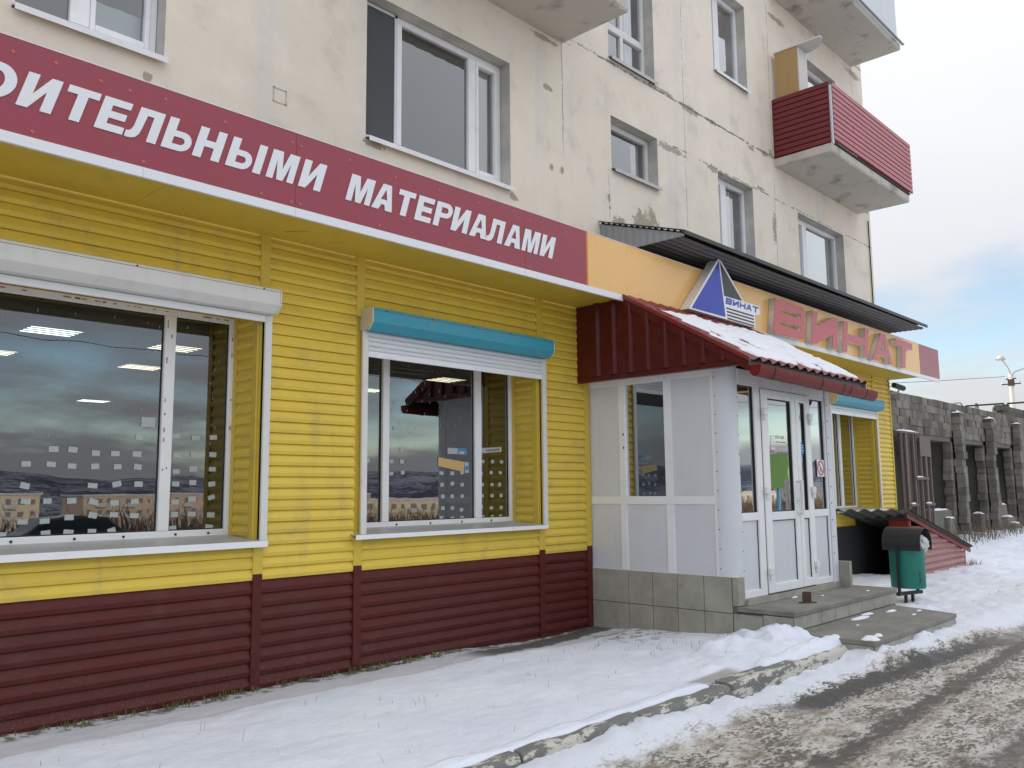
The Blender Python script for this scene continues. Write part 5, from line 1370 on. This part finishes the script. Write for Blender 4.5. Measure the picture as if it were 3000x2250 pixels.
# ------------------------------------------------------------------ grass and weeds poking from the snow
def blades(mbx, x, y, z, n, h, spread, rr, lean=.6, w=.004):
    for _ in range(n):
        a = rr.uniform(0, 6.28); l = h*rr.uniform(.4, 1.1); le = rr.uniform(.1, lean)*l
        bx_, by_ = x+rr.gauss(0, spread), y+rr.gauss(0, spread)
        dx_, dy_ = math.cos(a)*le, math.sin(a)*le; px_, py_ = -math.sin(a)*w, math.cos(a)*w
        mbx.add([(bx_-px_, by_-py_, z-.02), (bx_+px_, by_+py_, z-.02), (bx_+dx_*.5+px_*.7, by_+dy_*.5+py_*.7, z+l*.65), (bx_+dx_*.5-px_*.7, by_+dy_*.5-py_*.7, z+l*.65), (bx_+dx_, by_+dy_, z+l)], [(0, 1, 2, 3), (3, 2, 4)])
rg = random.Random(4)
gm = MB()
for _ in range(85):
    x, y = rg.uniform(1.6, 7.0), rg.uniform(3.3, 5.0)
    blades(gm, x, y, ground_z(x, y), rg.choice((1, 1, 1, 2)), rg.choice((.03, .04, .07)), .012, rg, 1.3, .0012)
for _ in range(46):
    x, y = rg.gauss(6.55, .45), rg.gauss(4.35, .35)
    if x < 7.15: blades(gm, x, y, ground_z(x, y), rg.choice((1, 2, 4)), .045, .02, rg, 1.3, .0016)
meta(gm.build('grass_blades', 'dark_grass', kind='stuff', fix=False), 'thin dead grass blades poking through the lawn snow', 'grass')
ms = MB()
for _ in range(420):
    x = rg.uniform(1.6, 5.3); 
    if rg.random() > .35+.65*max(0, nz(x, 1, 1.6)): continue
    y = 5.66-abs(rg.gauss(0, .045)); blades(ms, x, y, -.012, 3, .022, .012, rg, .9, .003)
for _ in range(3):
    x = rg.uniform(4.4, 4.9); blades(ms, x, 5.55, -.01, 8, .05, .02, rg, .9, .006)
meta(ms.build('moss_strip', 'moss', kind='stuff', fix=False), 'mossy green fringe along the foot of the maroon siding', 'moss')
wd = MB()
for _ in range(520):
    x = rg.uniform(18.0, 34.0); y = rg.uniform(5.9, 6.75)
    blades(wd, x, y, ground_z(min(x, 36), y), 3, rg.choice((.12, .2, .38)), .14, rg, .9, .006)
for _ in range(40):
    x = rg.gauss(10.1, .25); y = rg.gauss(4.1, .12); blades(wd, x, y, -.05, 3, .06, .03, rg, .8, .003)
for _ in range(24):
    x = rg.uniform(11, 15); blades(wd, x, 3.22+rg.gauss(0, .03), -.03, 2, .04, .03, rg, .8, .003)
for _ in range(14):
    x = rg.gauss(17.0, .06); blades(wd, x, 4.75+rg.gauss(0, .05), -.03, 3, .12, .03, rg, .8, .004)
meta(wd.build('dry_weeds', 'dry_grass', kind='stuff', fix=False), 'dry yellow weeds along the foot of the block wall', 'weeds')

# ------------------------------------------------------------------ what the panes mirror: the town across the road
def town_house(x, y, w, d, floors, mat, label, base=None, rz=0.0, cat='building', fh=2.9, bays=None):
    h = floors*fh+1.5
    zb_ = (-h+.6+random.uniform(-1.5, 1.0)) if base is None else base
    t = thing('town_building', label, cat, (x, y, zb_), 'town buildings across the road')
    t.rotation_euler = (0, 0, rz)
    OFF[t.name] = Vector((0, 0, 0))
    MB().box(-w/2, w/2, -d/2, d/2, 0, h).build('wall', mat, t)
    MB().box(-w/2-.3, w/2+.3, -d/2-.3, d/2+.3, h, h+.5).build('roof', 'town_roof', t)
    nb_ = bays or max(2, int(w/2.7))
    for f in range(floors):
        mb = MB()
        for i in range(nb_):
            xx = -w/2+w*(i+.5)/nb_; ww = .45+.25*((i*7+f*3) % 3)/2; mb.box(xx-ww, xx+ww, d/2, d/2+.05, 1.5+f*fh+.85, 1.5+f*fh+2.1)
        mb.build('window_row', 'town_glass', t)
    mb = MB()
    for i in range(1, nb_, 3):
        for f in range(1, floors):
            xx = -w/2+w*(i+.5)/nb_; mb.box(xx-1.4, xx+1.4, d/2+.06, d/2+1.1, 1.5+f*fh-.1, 1.5+f*fh+.9)
    if mb.v: mb.build('balcony_row', 'town_roof', t)
    return t
T_ = [(40, -210, 60, 12, 4, 'town_cream', 'long cream apartment block mirrored in the left shop window'),
      (110, -230, 50, 12, 4, 'town_brick', 'brick apartment block mirrored low in the left shop window'),
      (-20, -230, 50, 12, 3, 'town_grey', 'grey block mirrored at the left picture edge'),
      (150, -150, 55, 12, 5, 'town_cream', 'cream five-storey block mirrored in the middle shop window'),
      (205, -165, 45, 12, 5, 'town_brick', 'brick five-storey block mirrored in the middle shop window'),
      (170, -260, 60, 12, 5, 'town_grey', 'grey far block mirrored between the two middle blocks'),
      (175, -62, 34, 12, 3, 'town_cream', 'cream house mirrored in the right door sidelight'),
      (260, -120, 60, 14, 4, 'town_cream', 'pale block mirrored in the left door sidelight'),
      (300, -70, 60, 14, 3, 'town_brick', 'brick block mirrored low in the entrance door')]
for x, y, w, d, f, m_, lb in T_: town_house(x, y, w, d, f, m_, lb, rz=R(12 if x > 120 else -5))
bb = thing('billboard', 'bright green billboard on a blue post mirrored in the entrance door glass', 'billboard', (62, -22.6, -1.2))
bb.rotation_euler = (0, 0, R(-60)); OFF[bb.name] = Vector((0, 0, 0))
MB().box(-1.5, 1.5, -.12, .12, 2.5, 5.1).build('board', 'town_green', bb, bevel=.03)
MB().box(-1.62, 1.62, -.16, .16, 5.1, 5.22).build('top_trim', 'town_roof', bb)
MB().tube((0, 0, -.5), (0, 0, 2.5), .16, n=12).build('post', 'paper_blue', bb)
# car parked across the road, seen only mirrored in the left pane
car = thing('parked_car', 'dark hatchback mirrored at the bottom of the left shop window', 'car', (11, -18, terr(11, -18)))
car.rotation_euler = (0, 0, R(4)); OFF[car.name] = Vector((0, 0, 0))
side = [(-2.2, .35), (-2.25, .75), (-2.0, .92), (-1.75, 1.02), (-1.25, 1.46), (-.2, 1.54), (.6, 1.46), (1.2, 1.02), (2.0, .88), (2.2, .62), (2.2, .35)]
MB().prism(side, 'y', -.86, .86).build('body', 'car_paint', car, bevel=.08)
for s_ in (-1, 1):
    y_ = s_*.862
    MB().quad((-1.55, y_, 1.04), (-.1, y_, 1.04), (-.1, y_, 1.42), (-1.2, y_, 1.40)).build('window', 'car_glass', car, fix=False)
    MB().quad((-.02, y_, 1.04), (1.0, y_, 1.04), (.58, y_, 1.38), (-.02, y_, 1.42)).build('window', 'car_glass', car, fix=False)
    for xw in (-1.4, 1.4):
        wq = MB().tube((xw, s_*.70, .32), (xw, s_*.90, .32), .32, n=20).build('wheel', 'tyre', car)
        MB().tube((xw, s_*.90, .32), (xw, s_*.91, .32), .2, n=14).build('rim', 'wheel_rim', wq)
# bare brush on the slope, one brown mass
br = MB()
for _ in range(11000):
    x = rg.uniform(-20, 130); y = rg.uniform(-58, -26)
    blades(br, x, y, terr(x, y), 1, max(.6, 1.7+1.3*nz(x, y, .13)), .6, rg, 1.2, .03)
meta(br.build('bare_brush', 'brush', kind='stuff', fix=False), 'brown leafless brush on the slope, mirrored in the shop windows', 'brush')
for (pa, pb, lb) in (((-20, -10, 9.2), (70, -16, 9.5), 'upper overhead cable mirrored in the shop windows'), ((-20, -11, 7.6), (70, -17, 8.2), 'lower overhead cable mirrored in the shop windows'), ((-20, -30, 9.0), (120, -24, 10.5), 'far overhead cable mirrored in the door glass')):
    mb = MB(); a, b = Vector(pa), Vector(pb)
    mb.path([a.lerp(b, i/24.)+Vector((0, 0, -1.6*math.sin(math.pi*i/24.))) for i in range(25)], .018, 5)
    meta(mb.build('overhead_cable', 'wire'), lb, 'cable')
